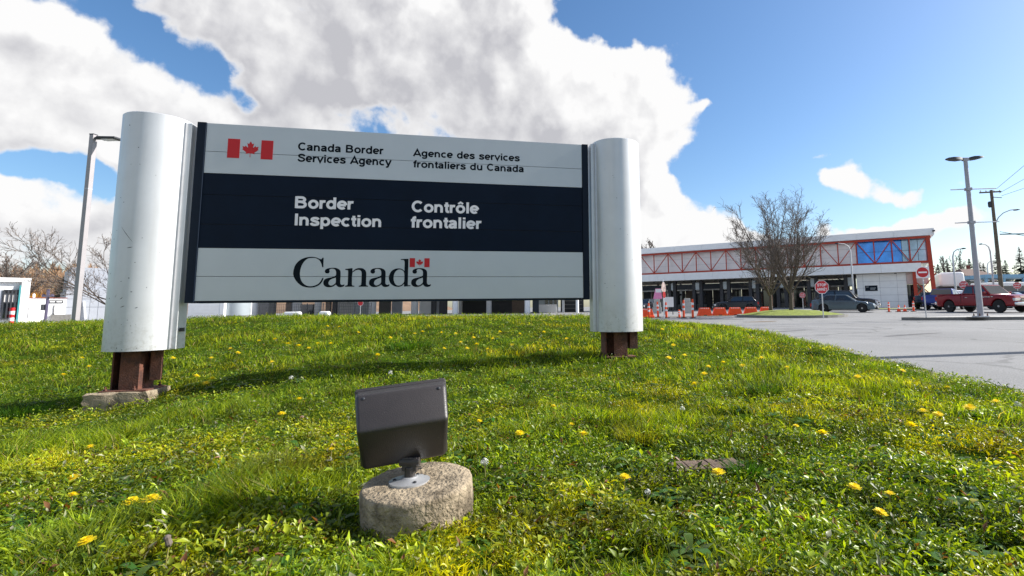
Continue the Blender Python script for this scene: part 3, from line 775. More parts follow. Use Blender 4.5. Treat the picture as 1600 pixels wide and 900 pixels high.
# ------------------------------------------------------------------ floodlight on its concrete block
BY = 1.80
bt = at(655, 752, BY)
def concrete_drum():
    bm = bmesh.new(); n = 56; r = random.Random(5)
    prof = [(.192, -.17), (.196, -.05), (.198, .06), (.1975, .112), (.194, .120), (.186, .1245), (.15, .125), (.10, .127), (.05, .125)]
    rings = []
    for (R, z) in prof:
        rings.append([bm.verts.new(((R + r.uniform(-.0018, .0018)) * math.cos(2 * math.pi * k / n), (R + r.uniform(-.0018, .0018)) * math.sin(2 * math.pi * k / n), z + r.uniform(-.0018, .0018))) for k in range(n)])
    for a, b in zip(rings, rings[1:]):
        for k in range(n): bm.faces.new((a[k], a[(k + 1) % n], b[(k + 1) % n], b[k]))
    bm.faces.new(rings[-1])
    me = bpy.data.meshes.new('concrete_block'); bm.to_mesh(me); bm.free(); me.materials.append(MATS['concrete_old']); me.shade_smooth()
    o = bpy.data.objects.new('concrete_block', me); COL.objects.link(o); return o
cb = concrete_drum(); cb.location = (bt.x, bt.y, bt.z - .122); cb.scale = (.91, .91, 1.02); cb.rotation_euler = (math.radians(3), math.radians(-2.5), .4)
tag(cb, 'round weathered concrete block in the grass carrying the dark floodlight', 'concrete block')
ft = at(640, 748, BY - .01)
fl = thing('floodlight', 'dark grey floodlight seen from behind, aimed at the sign, on the round concrete block', 'floodlight', (ft.x, ft.y, bt.z + .002))
MB().lathe([(.066, 0), (.066, .006), (.03, .013), (.024, .018)], 24).build('base_flange', 'galv', fl, smooth=True)
scw = MB().lathe([(.006, .0), (.006, .004), (.003, .006)], 8).mesh('screw', 'lamp_dark')
for a_ in (-.9, 1.3, 3.4): inst('screw', scw, fl, (.048 * math.cos(a_), .048 * math.sin(a_), .008))
k_ = MB(); k_.tube([(0, 0, .015), (0, 0, .05)], .017, 14); k_.box((0, 0, .058), (.05, .022, .045)); k_.tube([(-.034, 0, .066), (.034, 0, .066)], .015, 14)
k_.build('knuckle', 'lamp_plastic', fl, bevel=.003)
HS = Matrix.Translation((-.032, .02, .186)) @ Matrix.Rotation(math.radians(20), 4, 'Z') @ Matrix.Rotation(math.radians(-4.5), 4, 'Y') @ Matrix.Rotation(math.radians(-5), 4, 'X') @ Matrix.Diagonal((.90, .95, .86, 1))
def housing():
    # rows seen from behind (-Y): bottom edge, ridge, top edge; front lens plane behind
    w0, w1, w2 = .148, .158, .164
    V_ = [(-w0, -.010, -.148), (w0, -.010, -.148), (w1, -.108, .006), (-w1, -.108, .006), (w2, -.020, .132), (-w2, -.020, .132),
          (-.156, .062, -.146), (.156, .062, -.146), (.170, .062, .142), (-.170, .062, .142)]
    Fc = [(0, 1, 2, 3), (3, 2, 4, 5), (6, 7, 1, 0), (5, 4, 8, 9), (1, 7, 8, 4, 2), (6, 0, 3, 5, 9), (7, 6, 9, 8)]
    b = MB(); b.add([HS @ Vector(v) for v in V_], Fc); return b
housing().build('housing', 'lamp_plastic', fl, bevel=.014, seg=4, autosm=60)
rim = MB(); rim.add([HS @ Vector(v) for v in [(x * (.1715), y, z) for y in (.058, .082) for (x, z) in ((-.93, -.148), (.93, -.148), (1, .146), (-1, .146))]], [(0, 1, 2, 3), (7, 6, 5, 4), (0, 4, 5, 1), (1, 5, 6, 2), (2, 6, 7, 3), (3, 7, 4, 0)])
rim.build('rim', 'lamp_plastic', fl, bevel=.006, seg=3, autosm=60)
rim2 = MB(); rim2.add([HS @ Vector(v) for v in [(x * (.170), y, z) for y in (.085, .104) for (x, z) in ((-.93, -.145), (.93, -.145), (1, .150), (-1, .150))]], [(0, 1, 2, 3), (7, 6, 5, 4), (0, 4, 5, 1), (1, 5, 6, 2), (2, 6, 7, 3), (3, 7, 4, 0)])
rim2.build('lens_frame', 'lamp_plastic', fl, bevel=.006, seg=3, autosm=60)
scr = MB().lathe([(.0055, 0), (.0055, .002), (.002, .0035)], 10).mesh('screw', 'lamp_dark')
for x_, z_ in ((-.135, .118), (.135, .118), (-.125, -.125), (.125, -.125)):
    q_ = HS @ Vector((x_, -.030 if z_ > 0 else -.018, z_)); o_ = inst('screw', scr, fl, q_); o_.rotation_euler = (math.radians(90 - (45 if z_ > 0 else -30)), 0, math.radians(16))
ln = MB(); ln.add([HS @ Vector(v) for v in ((-.15, .1055, -.125), (.15, .1055, -.125), (.15, .1055, .13), (-.15, .1055, .13))], [(0, 1, 2, 3)])
ln.build('lens', 'glass_store', fl)

# ------------------------------------------------------------------ slatted drain lid in the grass
h = mound_hit(1112, 740)
dl = thing('drain_lid', 'weathered ribbed lid half buried in the grass in front of the right side', 'lid', (h.x, h.y, h.z - .010), math.radians(10))
for i in range(9):
    inst('slat', MB().box((0, 0, 0), (.030, .12, .035)).mesh('slat', 'plank_wood') if i == 0 else bpy.data.meshes['slat'], dl, (-.16 + i * .0335, .0, .030 + .002 * (i % 3)), (math.radians(2 * (i % 2)), 0, 0))
MB().box((-.02, 0, -.012), (.33, .10, .02)).build('frame', 'soil', dl)

# ------------------------------------------------------------------ lawn: blades, broad leaves, flowers
def vnoise(X, Y, s, seed):
    """smooth value noise"""
    g = np.random.default_rng(seed).random((64, 64)); x = X * s; y = Y * s
    xi = np.floor(x).astype(int); yi = np.floor(y).astype(int); fx = x - xi; fy = y - yi
    fx = fx * fx * (3 - 2 * fx); fy = fy * fy * (3 - 2 * fy)
    a = g[xi % 64, yi % 64]; b = g[(xi + 1) % 64, yi % 64]; c = g[xi % 64, (yi + 1) % 64]; d = g[(xi + 1) % 64, (yi + 1) % 64]
    return a * (1 - fx) * (1 - fy) + b * fx * (1 - fy) + c * (1 - fx) * fy + d * fx * fy
def sample_lawn(n, y0=1.05, y1=17., p=1.0, margin=.30):
    """points on the mound in view, spaced so the picture is covered evenly"""
    out = []; got = 0
    while got < n:
        m = n * 2; u = NR.random(m)
        if p == 1: Y = y0 * (y1 / y0) ** u
        else: q = 1 - p; Y = (y0 ** q + u * (y1 ** q - y0 ** q)) ** (1 / q)
        xl = (-XC / F - margin) * Y - .3; xr = np.minimum((1600 - XC) / F * Y + margin * Y + .3, edge_x(Y) + .12)
        X = xl + NR.random(m) * (xr - xl)
        keep = NR.random(m) < (xr - xl) / ((1600 / F + 2 * margin) * Y + .6)
        # nothing grows inside the concrete, the steel feet or the lid
        keep &= (X - bt.x) ** 2 + (Y - bt.y) ** 2 > .176 ** 2
        keep &= ~((abs(X - h.x + .02) < .15) & (abs(Y - h.y) < .05))
        X, Y = X[keep], Y[keep]; out.append((X, Y)); got += len(X)
    X = np.concatenate([o[0] for o in out])[:n]; Y = np.concatenate([o[1] for o in out])[:n]
    fx, fy = np.array(fo.location)[:2]; c, s = math.cos(fo.rotation_euler.z), math.sin(fo.rotation_euler.z)
    a = (X - fx) * c + (Y - fy) * s; b = -(X - fx) * s + (Y - fy) * c
    k = ~((abs(a) < .26) & (b > -.19) & (b < .25))
    X, Y = X[k], Y[k]
    return X, Y, mound_np(X, Y)
def colour_mesh(name, verts, faces_idx, nper, cols, m):
    """verts (N,k,3), one shared face list per item, cols (N,k,3)"""
    N, k, _ = verts.shape
    me = bpy.data.meshes.new(name)
    fa = np.array(faces_idx); nf, fv = fa.shape
    me.vertices.add(N * k); me.vertices.foreach_set('co', verts.astype(np.float32).ravel())
    idx = (np.arange(N)[:, None, None] * k + fa[None]).astype(np.int32).ravel()
    me.loops.add(len(idx)); me.loops.foreach_set('vertex_index', idx)
    me.polygons.add(N * nf); me.polygons.foreach_set('loop_start', np.arange(0, N * nf * fv, fv, dtype=np.int32))
    me.polygons.foreach_set('use_smooth', np.ones(N * nf, bool)) if False else None
    ca = me.color_attributes.new('Col', 'FLOAT_COLOR', 'POINT')
    c4 = np.ones((N * k, 4), np.float32); c4[:, :3] = cols.reshape(-1, 3); ca.data.foreach_set('color', c4.ravel())
    me.materials.append(m); me.update(calc_edges=True); me.validate()
    o = bpy.data.objects.new(name, me); COL.objects.link(o); return o
LEAF1 = leafmat('grass_blade', .55, .50, .18)
LEAF2 = leafmat('weed_leaf', .40, .38, .42)

def patches(X, Y):
    a = vnoise(X, Y, .9, 1) * .55 + vnoise(X, Y, 2.3, 2) * .3 + vnoise(X, Y, 6., 3) * .15     # tall grass / broad leaves
    b = vnoise(X, Y, 1.1, 4) * .5 + vnoise(X, Y, 3.1, 5) * .3 + vnoise(X, Y, 8., 6) * .2      # yellow moss
    return a, b
DARKG = np.array([.048, .105, .004]); MIDG = np.array([.255, .315, .018]); YELG = np.array([.56, .48, .012]); STRAW = np.array([.34, .26, .10]); BLUEG = np.array([.045, .105, .030])
def grass_cols(X, Y, n):
    a, b = patches(X, Y); t = NR.random(n)
    c = DARKG + (MIDG - DARKG) * np.clip(t * 1.2, 0, 1)[:, None]
    y = np.clip((b - .54) * 4.2, 0, 1) * (.35 + .65 * NR.random(n)); c = c + (YELG - c) * y[:, None]
    bl = (NR.random(n) < .18)[:, None]; c = np.where(bl, c * .4 + BLUEG * .6, c)
    st = (NR.random(n) < .045)[:, None]; c = np.where(st, STRAW * (.6 + .6 * NR.random(n))[:, None], c)
    pt = np.clip((vnoise(X, Y, 4.2, 21) * .6 + vnoise(X, Y, 10., 22) * .4 - .28) * 2.3, 0, 1)
    return c * (.85 + .55 * NR.random(n))[:, None] * (.55 + .75 * pt)[:, None]

def grass(n):
    X, Y, Z = sample_lawn(n, 1.0, 17., 1.0)
    a, b = patches(X, Y)
    gap = vnoise(X, Y, 7., 12) * .6 + vnoise(X, Y, 15., 13) * .4
    k = NR.random(len(X)) < np.clip(.35 + 1.5 * (a - .35), .25, 1) * np.clip((gap - .22) * 3.2, np.where(Y > 3.5, .20, .10), 1); X, Y, Z, a, b = X[k], Y[k], Z[k], a[k], b[k]; n = len(X)
    hgt = (.020 + .055 * np.clip((a - .38) * 2.6, 0, 1)) * (.55 + .9 * NR.random(n)) * (1 + .05 * Y)
    hgt *= np.where(b > .58, .65, 1.)
    w = np.maximum(.0016 + .0014 * NR.random(n), .00062 * Y) * 1.0
    th = NR.random(n) * 6.283; lean = (.25 + .9 * NR.random(n)) * hgt
    # blades of one tuft lean together
    th2 = vnoise(X, Y, 5., 9) * 12; th = np.where(NR.random(n) < .5, th2 + NR.normal(0, .5, n), th)
    dx, dy = np.cos(th), np.sin(th); ph = NR.random(n) * 6.283; wx, wy = np.cos(ph) * w, np.sin(ph) * w
    P = np.zeros((n, 5, 3)); z0 = Z - .006
    P[:, 0] = np.c_[X - wx, Y - wy, z0]; P[:, 1] = np.c_[X + wx, Y + wy, z0]
    mx_, my_ = X + dx * lean * .35, Y + dy * lean * .35
    P[:, 2] = np.c_[mx_ + wx * .8, my_ + wy * .8, z0 + hgt * .62]; P[:, 3] = np.c_[mx_ - wx * .8, my_ - wy * .8, z0 + hgt * .62]
    P[:, 4] = np.c_[X + dx * lean, Y + dy * lean, z0 + hgt]
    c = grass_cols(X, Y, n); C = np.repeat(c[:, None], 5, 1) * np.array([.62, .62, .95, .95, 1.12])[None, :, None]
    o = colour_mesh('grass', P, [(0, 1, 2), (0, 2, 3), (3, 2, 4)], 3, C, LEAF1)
    return tag(o, 'green grass covering the mound', None, None, 'stuff')
grass(330000)

def weeds(n, size, name, label, hmin, hmax, p=1.0):
    X, Y, Z = sample_lawn(n, 1.0, 16., p)
    a, b = patches(X, Y)
    gap = vnoise(X, Y, 7., 12) * .6 + vnoise(X, Y, 15., 13) * .4
    k = NR.random(len(X)) < np.clip(1.35 - 1.9 * (a - .30), .25, 1) * np.clip((gap - .25) * 3.4, np.where(Y > 3.5, .24, .06), 1); X, Y, Z, a, b = X[k], Y[k], Z[k], a[k], b[k]; n = len(X)
    L = size * (.5 + .9 * NR.random(n)) * (1 + .035 * Y); wd = L * (.28 + .22 * NR.random(n))
    th = NR.random(n) * 6.283; pitch = NR.normal(.25, .5, n); roll = NR.normal(0, .45, n)
    d = np.c_[np.cos(th) * np.cos(pitch), np.sin(th) * np.cos(pitch), np.sin(pitch)]
    s = np.c_[-np.sin(th) * np.cos(roll), np.cos(th) * np.cos(roll), np.sin(roll)]
    up = np.cross(d, s)
    base = np.c_[X, Y, Z + (hmin + (hmax - hmin) * NR.random(n) ** 1.4) * (1 + .04 * Y)]
    P = np.zeros((n, 6, 3))
    P[:, 0] = base; P[:, 1] = base + d * (L * .45)[:, None] + s * (wd * .5)[:, None] + up * (L * .08)[:, None]
    P[:, 2] = base + d * (L * .42)[:, None] - up * (L * .05)[:, None]; P[:, 3] = base + d * (L * .45)[:, None] - s * (wd * .5)[:, None] + up * (L * .08)[:, None]
    P[:, 4] = base + d * L[:, None] - up * (L * .12 * NR.random(n))[:, None]
    P[:, 5] = base - d * (L * .25)[:, None] - np.array([0, 0, 1.]) * (L * .4)[:, None]
    t = NR.random(n)
    t = t ** 1.25; c = np.array([.034, .095, .005]) + (np.array([.33, .425, .022]) - np.array([.042, .110, .005])) * t[:, None]
    y = np.clip((b - .55) * 3.5, 0, 1) * NR.random(n); c = c + (YELG * .9 - c) * y[:, None]
    br = (NR.random(n) < .035)[:, None]; c = np.where(br, np.array([.17, .075, .03]), c)
    pl = (NR.random(n) < .05)[:, None]; c = np.where(pl, np.array([.30, .30, .19]), c)
    pt = np.clip((vnoise(X, Y, 4.2, 21) * .6 + vnoise(X, Y, 10., 22) * .4 - .28) * 2.3, 0, 1); c = c * (.62 + .78 * pt)[:, None]
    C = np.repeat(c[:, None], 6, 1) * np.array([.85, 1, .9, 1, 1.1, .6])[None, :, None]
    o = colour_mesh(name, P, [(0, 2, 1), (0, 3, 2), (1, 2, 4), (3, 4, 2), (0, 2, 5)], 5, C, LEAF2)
    return tag(o, label, None, None, 'stuff')
weeds(330000, .0165, 'clover_leaves', 'small clover and buttercup leaves mixed through the grass', .004, .045)
weeds(60000, .029, 'weed_leaves', 'broad weed leaves growing low in the grass', .006, .055)

def blades(n, name, label):
    """long serrated dandelion leaves in rosettes and tall tufts"""
    Xc, Yc, Zc = sample_lawn(n, 1.0, 12., 1.0); P = []; C = []
    for x, y, z in zip(Xc, Yc, Zc):
        m = rnd.randint(5, 9); s = rnd.uniform(.5, 1.1); a0 = rnd.random() * 6.28
        for i in range(m):
            a = a0 + i * 6.283 / m + rnd.uniform(-.3, .3); L = s * rnd.uniform(.06, .12); w = L * rnd.uniform(.10, .16); e = rnd.uniform(.25, .9)
            dx, dy = math.cos(a), math.sin(a); c = (rnd.uniform(.04, .075), rnd.uniform(.095, .15), .014)
            pts = []
            for j, t in enumerate((0, .3, .6, .85, 1)):
                ww = w * (.25, .7, 1.0, .75, .0)[j]; zz = z + .004 + L * (math.sin(e) * t - .55 * t * t); rr = L * math.cos(e) * t
                pts += [(x + dx * rr - dy * ww, y + dy * rr + dx * ww, zz + .004), (x + dx * rr + dy * ww, y + dy * rr - dx * ww, zz + .004)]
            P.append(pts); C.append([[q * (.8 + .08 * j) for q in c] for j in range(10)])
    o = colour_mesh(name, np.array(P), [(0, 1, 3, 2), (2, 3, 5, 4), (4, 5, 7, 6), (6, 7, 9, 8)], 4, np.array(C), LEAF2)
    return tag(o, label, None, None, 'stuff')
blades(1700, 'rosette_leaves', 'flat rosettes of long dandelion leaves in the lawn')

# ---- dandelions
def bloom_mesh(seed, closed=False):
    r = random.Random(seed); b = MB()
    for ring, (n, R, z, el) in enumerate(((20, .0215, .000, .10), (18, .0175, .003, .38), (13, .012, .006, .75), (7, .006, .008, 1.15))):
        for i in range(n):
            a = 2 * math.pi * (i + r.random() * .6) / n; L = R * r.uniform(.85, 1.12); w = .0026
            c, s = math.cos(a), math.sin(a); e = el + r.uniform(-.12, .12)
            tx, tz = L * math.cos(e), z + L * math.sin(e) * .7
            b.add([(-s * w * .5, c * w * .5, z), (s * w * .5, -c * w * .5, z), (tx * c + s * w, tx * s - c * w, tz), (tx * c - s * w, tx * s + c * w, tz)], [(0, 1, 2, 3)])
    return b.mesh('bloom', 'petal')
BL = [bloom_mesh(i) for i in range(4)]
def fluff():
    b = MB(); r = random.Random(4)
    for i in range(90):
        u = r.uniform(-.6, 1); a = r.random() * 6.283; q = math.sqrt(1 - u * u); d = Vector((q * math.cos(a), q * math.sin(a), u)); t = d.orthogonal().normalized() * .0016; k = d.cross(t).normalized() * .0016
        e = d * .017; b.add([d * .003 + t * .15, d * .003 - t * .15, e], [(0, 1, 2)]); b.add([e + t * 2, e - t - k * 1.7, e - t + k * 1.7], [(0, 1, 2)])
    return b.mesh('seed_head', 'seed_fluff')
FLU = fluff()
def bud():
    return MB().lathe([(.003, -.004), (.007, .002), (.006, .012), (.0075, .018), (.003, .022)], 9).mesh('bud', 'twig')
BUD = bud()
def stem_mesh(hh, lx, ly):
    b = MB(); b.tube([(-lx, -ly, -hh), (-lx * .45, -ly * .5, -hh * .45), (0, 0, 0)], [.0022, .002, .0018], 5, False); return b.mesh('stem', 'stem_green')
def dandelion(px, py, dia, label, kind='bloom', group='dandelions in the lawn', hh=None, tilt=None):
    lift = hh if hh else rnd.uniform(.045, .075)
    g = mound_hit(px, py, lift)
    if g is None: return
    sc = dia / (F * .043 / g.y) if dia else rnd.uniform(.7, 1.0)
    sc = min(max(sc * .82, .5), 1.6)
    n = {'bloom': 'dandelion', 'fluff': 'dandelion_clock', 'bud': 'dandelion_bud'}[kind]
    t = thing(n, label, {'bloom': 'dandelion', 'fluff': 'dandelion clock', 'bud': 'dandelion bud'}[kind], (g.x, g.y, g.z), 0, group)
    lx, ly = rnd.uniform(-.02, .02), rnd.uniform(-.015, .015)
    inst('stem', stem_mesh(lift + .01, lx, ly), t, (0, 0, lift))
    if kind == 'bloom': inst('bloom', BL[rnd.randrange(4)], t, (0, 0, lift), (rnd.uniform(-.2, .2) + .12, rnd.uniform(-.25, .25), rnd.random() * 6), (sc,) * 3)
    elif kind == 'fluff': inst('seed_head', FLU, t, (0, 0, lift + .004), (0, 0, rnd.random() * 6), (sc,) * 3)
    else: inst('bud', BUD, t, (0, 0, lift), (.2, -.2, 0), (1.2,) * 3)
    return t
NEAR = [(135, 849, 27, 'yellow dandelion in the very bottom left, the biggest and nearest one'), (115, 748, 23, 'open dandelion on the left with a second smaller bloom just below it'),
        (113, 776, 18, 'smaller dandelion directly below another one at the far left'), (205, 785, 26, 'left one of two dandelions touching each other, left of the concrete block'),
        (236, 782, 32, 'right one of two dandelions touching each other, left of the concrete block'), (141, 699, 14, 'small lone dandelion in the left grass between footing and bottom left blooms'),
        (322, 599, 14, 'dandelion on a tall pale stem right of the concrete footing, shorter of the pair'), (331, 592, 12, 'dandelion on the tallest pale stem right of the concrete footing'),
        (307, 588, 12, 'dandelion just left of the tall stemmed pair by the left column'), (440, 647, 15, 'dandelion in mid lawn left of the floodlight, left of the two there'),
        (468, 625, 15, 'dandelion in mid lawn left of the floodlight, upper right of the two there'), (518, 704, 15, 'dandelion just left of the floodlight housing, near its lower edge'),
        (812, 678, 17, 'dandelion right of the floodlight, brightest in that stretch of lawn'), (865, 635, 11, 'small dandelion in the lawn halfway between floodlight and right column'),
        (893, 664, 13, 'upper left of a close pair of dandelions below the right column'), (912, 679, 16, 'lower right of a close pair of dandelions below the right column'),
        (749, 659, 11, 'small dandelion right beside the floodlight housing'), (1285, 677, 22, 'round full dandelion alone in the right lawn above the bottom right weeds'),
        (1424, 666, 22, 'lowest of three dandelions together on the right side'), (1442, 643, 20, 'topmost left of three dandelions together on the right side'),
        (1466, 648, 18, 'rightmost of three dandelions together on the right side'), (1515, 638, 24, 'large dandelion near the road edge at the right'), (1556, 628, 16, 'flat dandelion at the grass edge nearest the road on the far right'),
        (1335, 764, 24, 'dandelion in the bottom right lawn right of the ribbed lid'), (1390, 773, 20, 'pale dandelion half hidden in the bottom right weeds, upper one'), (1376, 801, 24, 'half closed dandelion low in the bottom right weeds'),
        (976, 746, 22, 'dandelion left of the ribbed lid'), (1122, 740, 26, 'dandelion growing over the edge of the ribbed lid'), (1480, 606, 12, 'small dandelion where the right lawn meets the grey road')]
for (x, y, d, l) in NEAR: dandelion(x, y, d, l)
MID = [(139, 573), (99, 586), (128, 560), (270, 560)]
FAR = [(405, 533), (430, 530), (450, 537), (467, 540), (482, 545), (497, 537), (517, 537), (425, 566), (512, 510), (530, 511), (648, 522), (660, 519), (694, 545), (712, 522), (730, 545), (745, 538), (762, 546), (781, 519),
       (812, 522), (845, 548), (720, 535), (360, 545), (372, 552), (590, 555), (610, 528), (330, 560), (560, 520), (800, 540), (885, 530), (690, 520), (740, 528), (770, 530), (850, 520)]
FARR = [(1035, 515), (1045, 560), (1070, 556), (1100, 585), (1107, 573), (1160, 572), (1130, 567), (1052, 540), (1190, 560), (1230, 575), (1340, 590), (1410, 580), (1085, 600), (1244, 666), (1180, 610)]
ORD = ['first', 'second', 'third', 'fourth', 'fifth', 'sixth', 'seventh', 'eighth', 'ninth', 'tenth', 'eleventh', 'twelfth']
def row(pts, where, group):
    pts = sorted(pts)
    for i, (x, y) in enumerate(pts):
        dandelion(x, y, rnd.uniform(10, 15), 'small yellow dandelion %s, %s' % (where, ('%s from the left' % ORD[i]) if len(pts) > 1 else 'alone there'), group=group)
row(MID[:3], 'in the lawn left of the left column', 'dandelions left of the sign'); row(MID[3:], 'just right of the left column', 'dandelions beneath the sign')
for a_, b_2, w in ((300, 345, 'left end of the lowest board'), (345, 440, 'plain board left of the wordmark'), (440, 505, 'capital of the wordmark'), (505, 590, 'middle of the wordmark'), (590, 680, 'small flag of the wordmark'),
                   (680, 735, 'board just right of the wordmark'), (735, 790, 'middle of the plain board'), (790, 920, 'right end of the lowest board')):
    row([q for q in FAR if a_ <= q[0] < b_2], 'under the ' + w, 'dandelions beneath the sign')
row([q for q in FARR if q[1] < 558], 'high on the slope right of the right column', 'dandelions on the right slope'); row([q for q in FARR if q[1] >= 558], 'lower on the slope right of the right column', 'dandelions on the right slope')
for (x, y, d, l) in ((610, 583, 10, 'white seed clock in the lawn just above the floodlight'), (455, 591, 10, 'white seed clock in the sign shadow left of the floodlight'), (757, 724, 18, 'white seed clock right of the concrete block'),
                     (1012, 772, 14, 'white seed clock on a brown stem left below the ribbed lid'), (1066, 640, 12, 'pale seed clock in the lawn left of the dark grass tuft'), (1590, 634, 14, 'white seed clock at the far right edge by the road')):
    dandelion(x, y, d, l, 'fluff', 'dandelion clocks')
dandelion(264, 856, 0, 'closed brown dandelion bud on a long bare stalk at the bottom left', 'bud', 'dandelion buds', hh=.085)

def tuft(px, py, n, hmax, label, col, spread=.07):
    g = mound_hit(px, py); P = []; C = []
    for i in range(n):
        a = rnd.random() * 6.283; r0 = spread * math.sqrt(rnd.random()) * .6; hh = hmax * rnd.uniform(.5, 1); ln = hh * rnd.uniform(.2, 1.0); w = max(.0018, .0006 * g.y)
        x, y = g.x + r0 * math.cos(a), g.y + r0 * math.sin(a); z = g.z - .005; dx, dy = math.cos(a + rnd.uniform(-.6, .6)), math.sin(a + rnd.uniform(-.6, .6)); q = rnd.random() * 6.28; wx, wy = w * math.cos(q), w * math.sin(q)
        P.append([(x - wx, y - wy, z), (x + wx, y + wy, z), (x + dx * ln * .35 + wx * .8, y + dy * ln * .35 + wy * .8, z + hh * .65), (x + dx * ln * .35 - wx * .8, y + dy * ln * .35 - wy * .8, z + hh * .65), (x + dx * ln, y + dy * ln, z + hh)])
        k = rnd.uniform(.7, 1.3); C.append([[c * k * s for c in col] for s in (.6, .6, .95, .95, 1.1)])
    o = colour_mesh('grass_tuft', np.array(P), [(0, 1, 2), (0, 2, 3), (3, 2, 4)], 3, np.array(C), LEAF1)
    return tag(o, label, None, None, 'stuff')
tuft(1195, 622, 260, .15, 'dark taller grass tuft on the right lawn', (.04, .085, .012), .17)
tuft(1165, 752, 320, .085, 'dark fine grass tuft over the ribbed lid', (.035, .10, .012), .10)
tuft(1000, 690, 420, .10, 'yellow green grass tuft below the right column', (.19, .20, .02), .20)
tuft(430, 740, 600, .09, 'pale long grass left of the floodlight block', (.15, .17, .03), .26)
tuft(640, 545, 260, .12, 'taller grass under the sign', (.05, .12, .01), .5)
tuft(30, 650, 500, .14, 'taller grass left of the footing', (.04, .10, .012), .4)
tuft(500, 830, 500, .05, 'short shaded grass left of the concrete block', (.05, .10, .012), .22)
tuft(585, 835, 160, .05, 'grass growing against the concrete block', (.06, .11, .012), .10)
tuft(930, 566, 160, .07, 'grass growing round the right steel foot', (.05, .10, .012), .2)
for i_ in range(26):
    tuft(1010 + i_ * 22 + rnd.uniform(-8, 8), float(np.interp(1010 + i_ * 22, [1003, 1120, 1200, 1300, 1400, 1600], [505, 513, 528, 556, 586, 640])), 60, .10, 'longer grass along the road edge of the mound', (.07, .13, .015), .3)

# ------------------------------------------------------------------ border inspection building
BX, BYY = 40.9, 60.0
bld = thing('inspection_building', 'long white inspection building with red steel truss front and blue glazing', 'building', (BX, BYY, 0), math.atan2(18, -31.8))
def s_of(px, dback=0.):
    """distance along the facade seen at photo column px (dback = metres behind the front line)"""
    k = (px - XC) / F
    x0, y0 = BX + .493 * dback, BYY + .871 * dback
    return (x0 - k * y0) / (.871 + k * .493)
POSTS = [.2, 1.98, 3.8, 5.68, 7.61, 9.68] + [9.68 + 2.017 * i for i in range(1, 8)] + [25.96, 28.1, 30.2, 32.35, 34.6, 36.8, 39., 41.2, 43.4]
ZT, ZB = 8.50, 5.58
MB().b2((-.4, -14, 8.68), (46, .25, 9.38)).build('roof', 'fascia_grey', bld)
for i in range(12):
    a = -.45 + i * 3.95
    MB().b2((a + .012, .26, 8.66), (a + 3.938, .36, 9.46)).build('fascia_panel', 'fascia_grey', bld)
MB().b2((-.55, -14, 8.66), (-.45, .36, 9.46)).build('fascia_panel', 'fascia_grey', bld)
MB().bar((-.2, 0, ZT), (44, 0, ZT), .26, .24).build('top_chord', 'steel_red', bld)
MB().bar((-.2, 0, ZB), (44, 0, ZB), .26, .24).build('bottom_chord', 'steel_red', bld)
for k, s in enumerate(POSTS):
    MB().bar((s, 0, ZB + .121), (s, 0, ZT - .121), .11, .13, (1, 0, 0)).build('truss_post', 'steel_red', bld)
    if k + 1 < len(POSTS):
        s2 = POSTS[k + 1]; za, zb = (ZT - .12, ZB + .12) if k % 2 == 0 else (ZB + .12, ZT - .12)
        MB().bar((s + .05, .0, za), (s2 - .05, .0, zb), .10, .11, (0, 1, 0)).build('truss_diagonal', 'steel_red', bld)
for k in range(4, len(POSTS) - 1):
    for r in range(3):
        z0 = 5.7 + r * .97
        MB().b2((POSTS[k] + .012, -1.06, z0 + .012), (POSTS[k + 1] - .012, -1.0, z0 + .958)).build('wall_panel', 'panel_pale', bld)
MB().b2((.1, -1.3, 5.45), (44, -1.08, 8.66)).build('wall', 'panel_grey', bld)
mat('glass_sky_reflection', (.30, .50, .66), .08, .3, .35, .5, spec=1.)  # paler copy of the blue glass, reflected sky and cloud put into its colour
for k, (s0, s1, m) in enumerate(((.25, 1.1, 'glass_sky_reflection'), (1.1, 1.95, 'glass_sky_reflection'), (1.98, 2.75, 'glass_sky_reflection'), (2.75, 3.75, 'glass_blue'), (3.8, 5.65, 'glass_blue'), (5.7, 7.55, 'glass_blue'))):
    for z0, z1 in ((5.72, 7.1), (7.1, 8.55)):
        MB().b2((s0 + .025, -.90, z0 + .02), (s1 - .025, -.86, z1 - .02)).build('window_pane', m, bld)
MB().b2((.2, -1.07, 5.7), (7.6, -.92, 8.6)).build('window_frame', 'blue_dark', bld)
for z in (5.7, 7.1, 8.57): MB().b2((.2, -.92, z - .02), (7.6, -.84, z + .02)).build('mullion', 'blue_dark', bld)
MB().b2((.02, -13, 5.45), (.18, -.9, 8.66)).build('end_wall', 'panel_white', bld)
# canopy band and soffit
for i in range(11):
    a = 1.0 + i * 4.1
    MB().b2((a + .012, .52, 4.42), (a + 4.088, .62, 5.44)).build('canopy_panel', 'panel_white', bld)
MB().b2((1.0, -13.5, 4.40), (46, .50, 5.42)).build('canopy', 'soffit', bld)
for i in range(26): MB().b2((3.5 + i * 1.6, -.4 - (i % 3), 4.30), (3.75 + i * 1.6, -.2 - (i % 3), 4.398)).build('downlight', 'lamp_dark', bld)
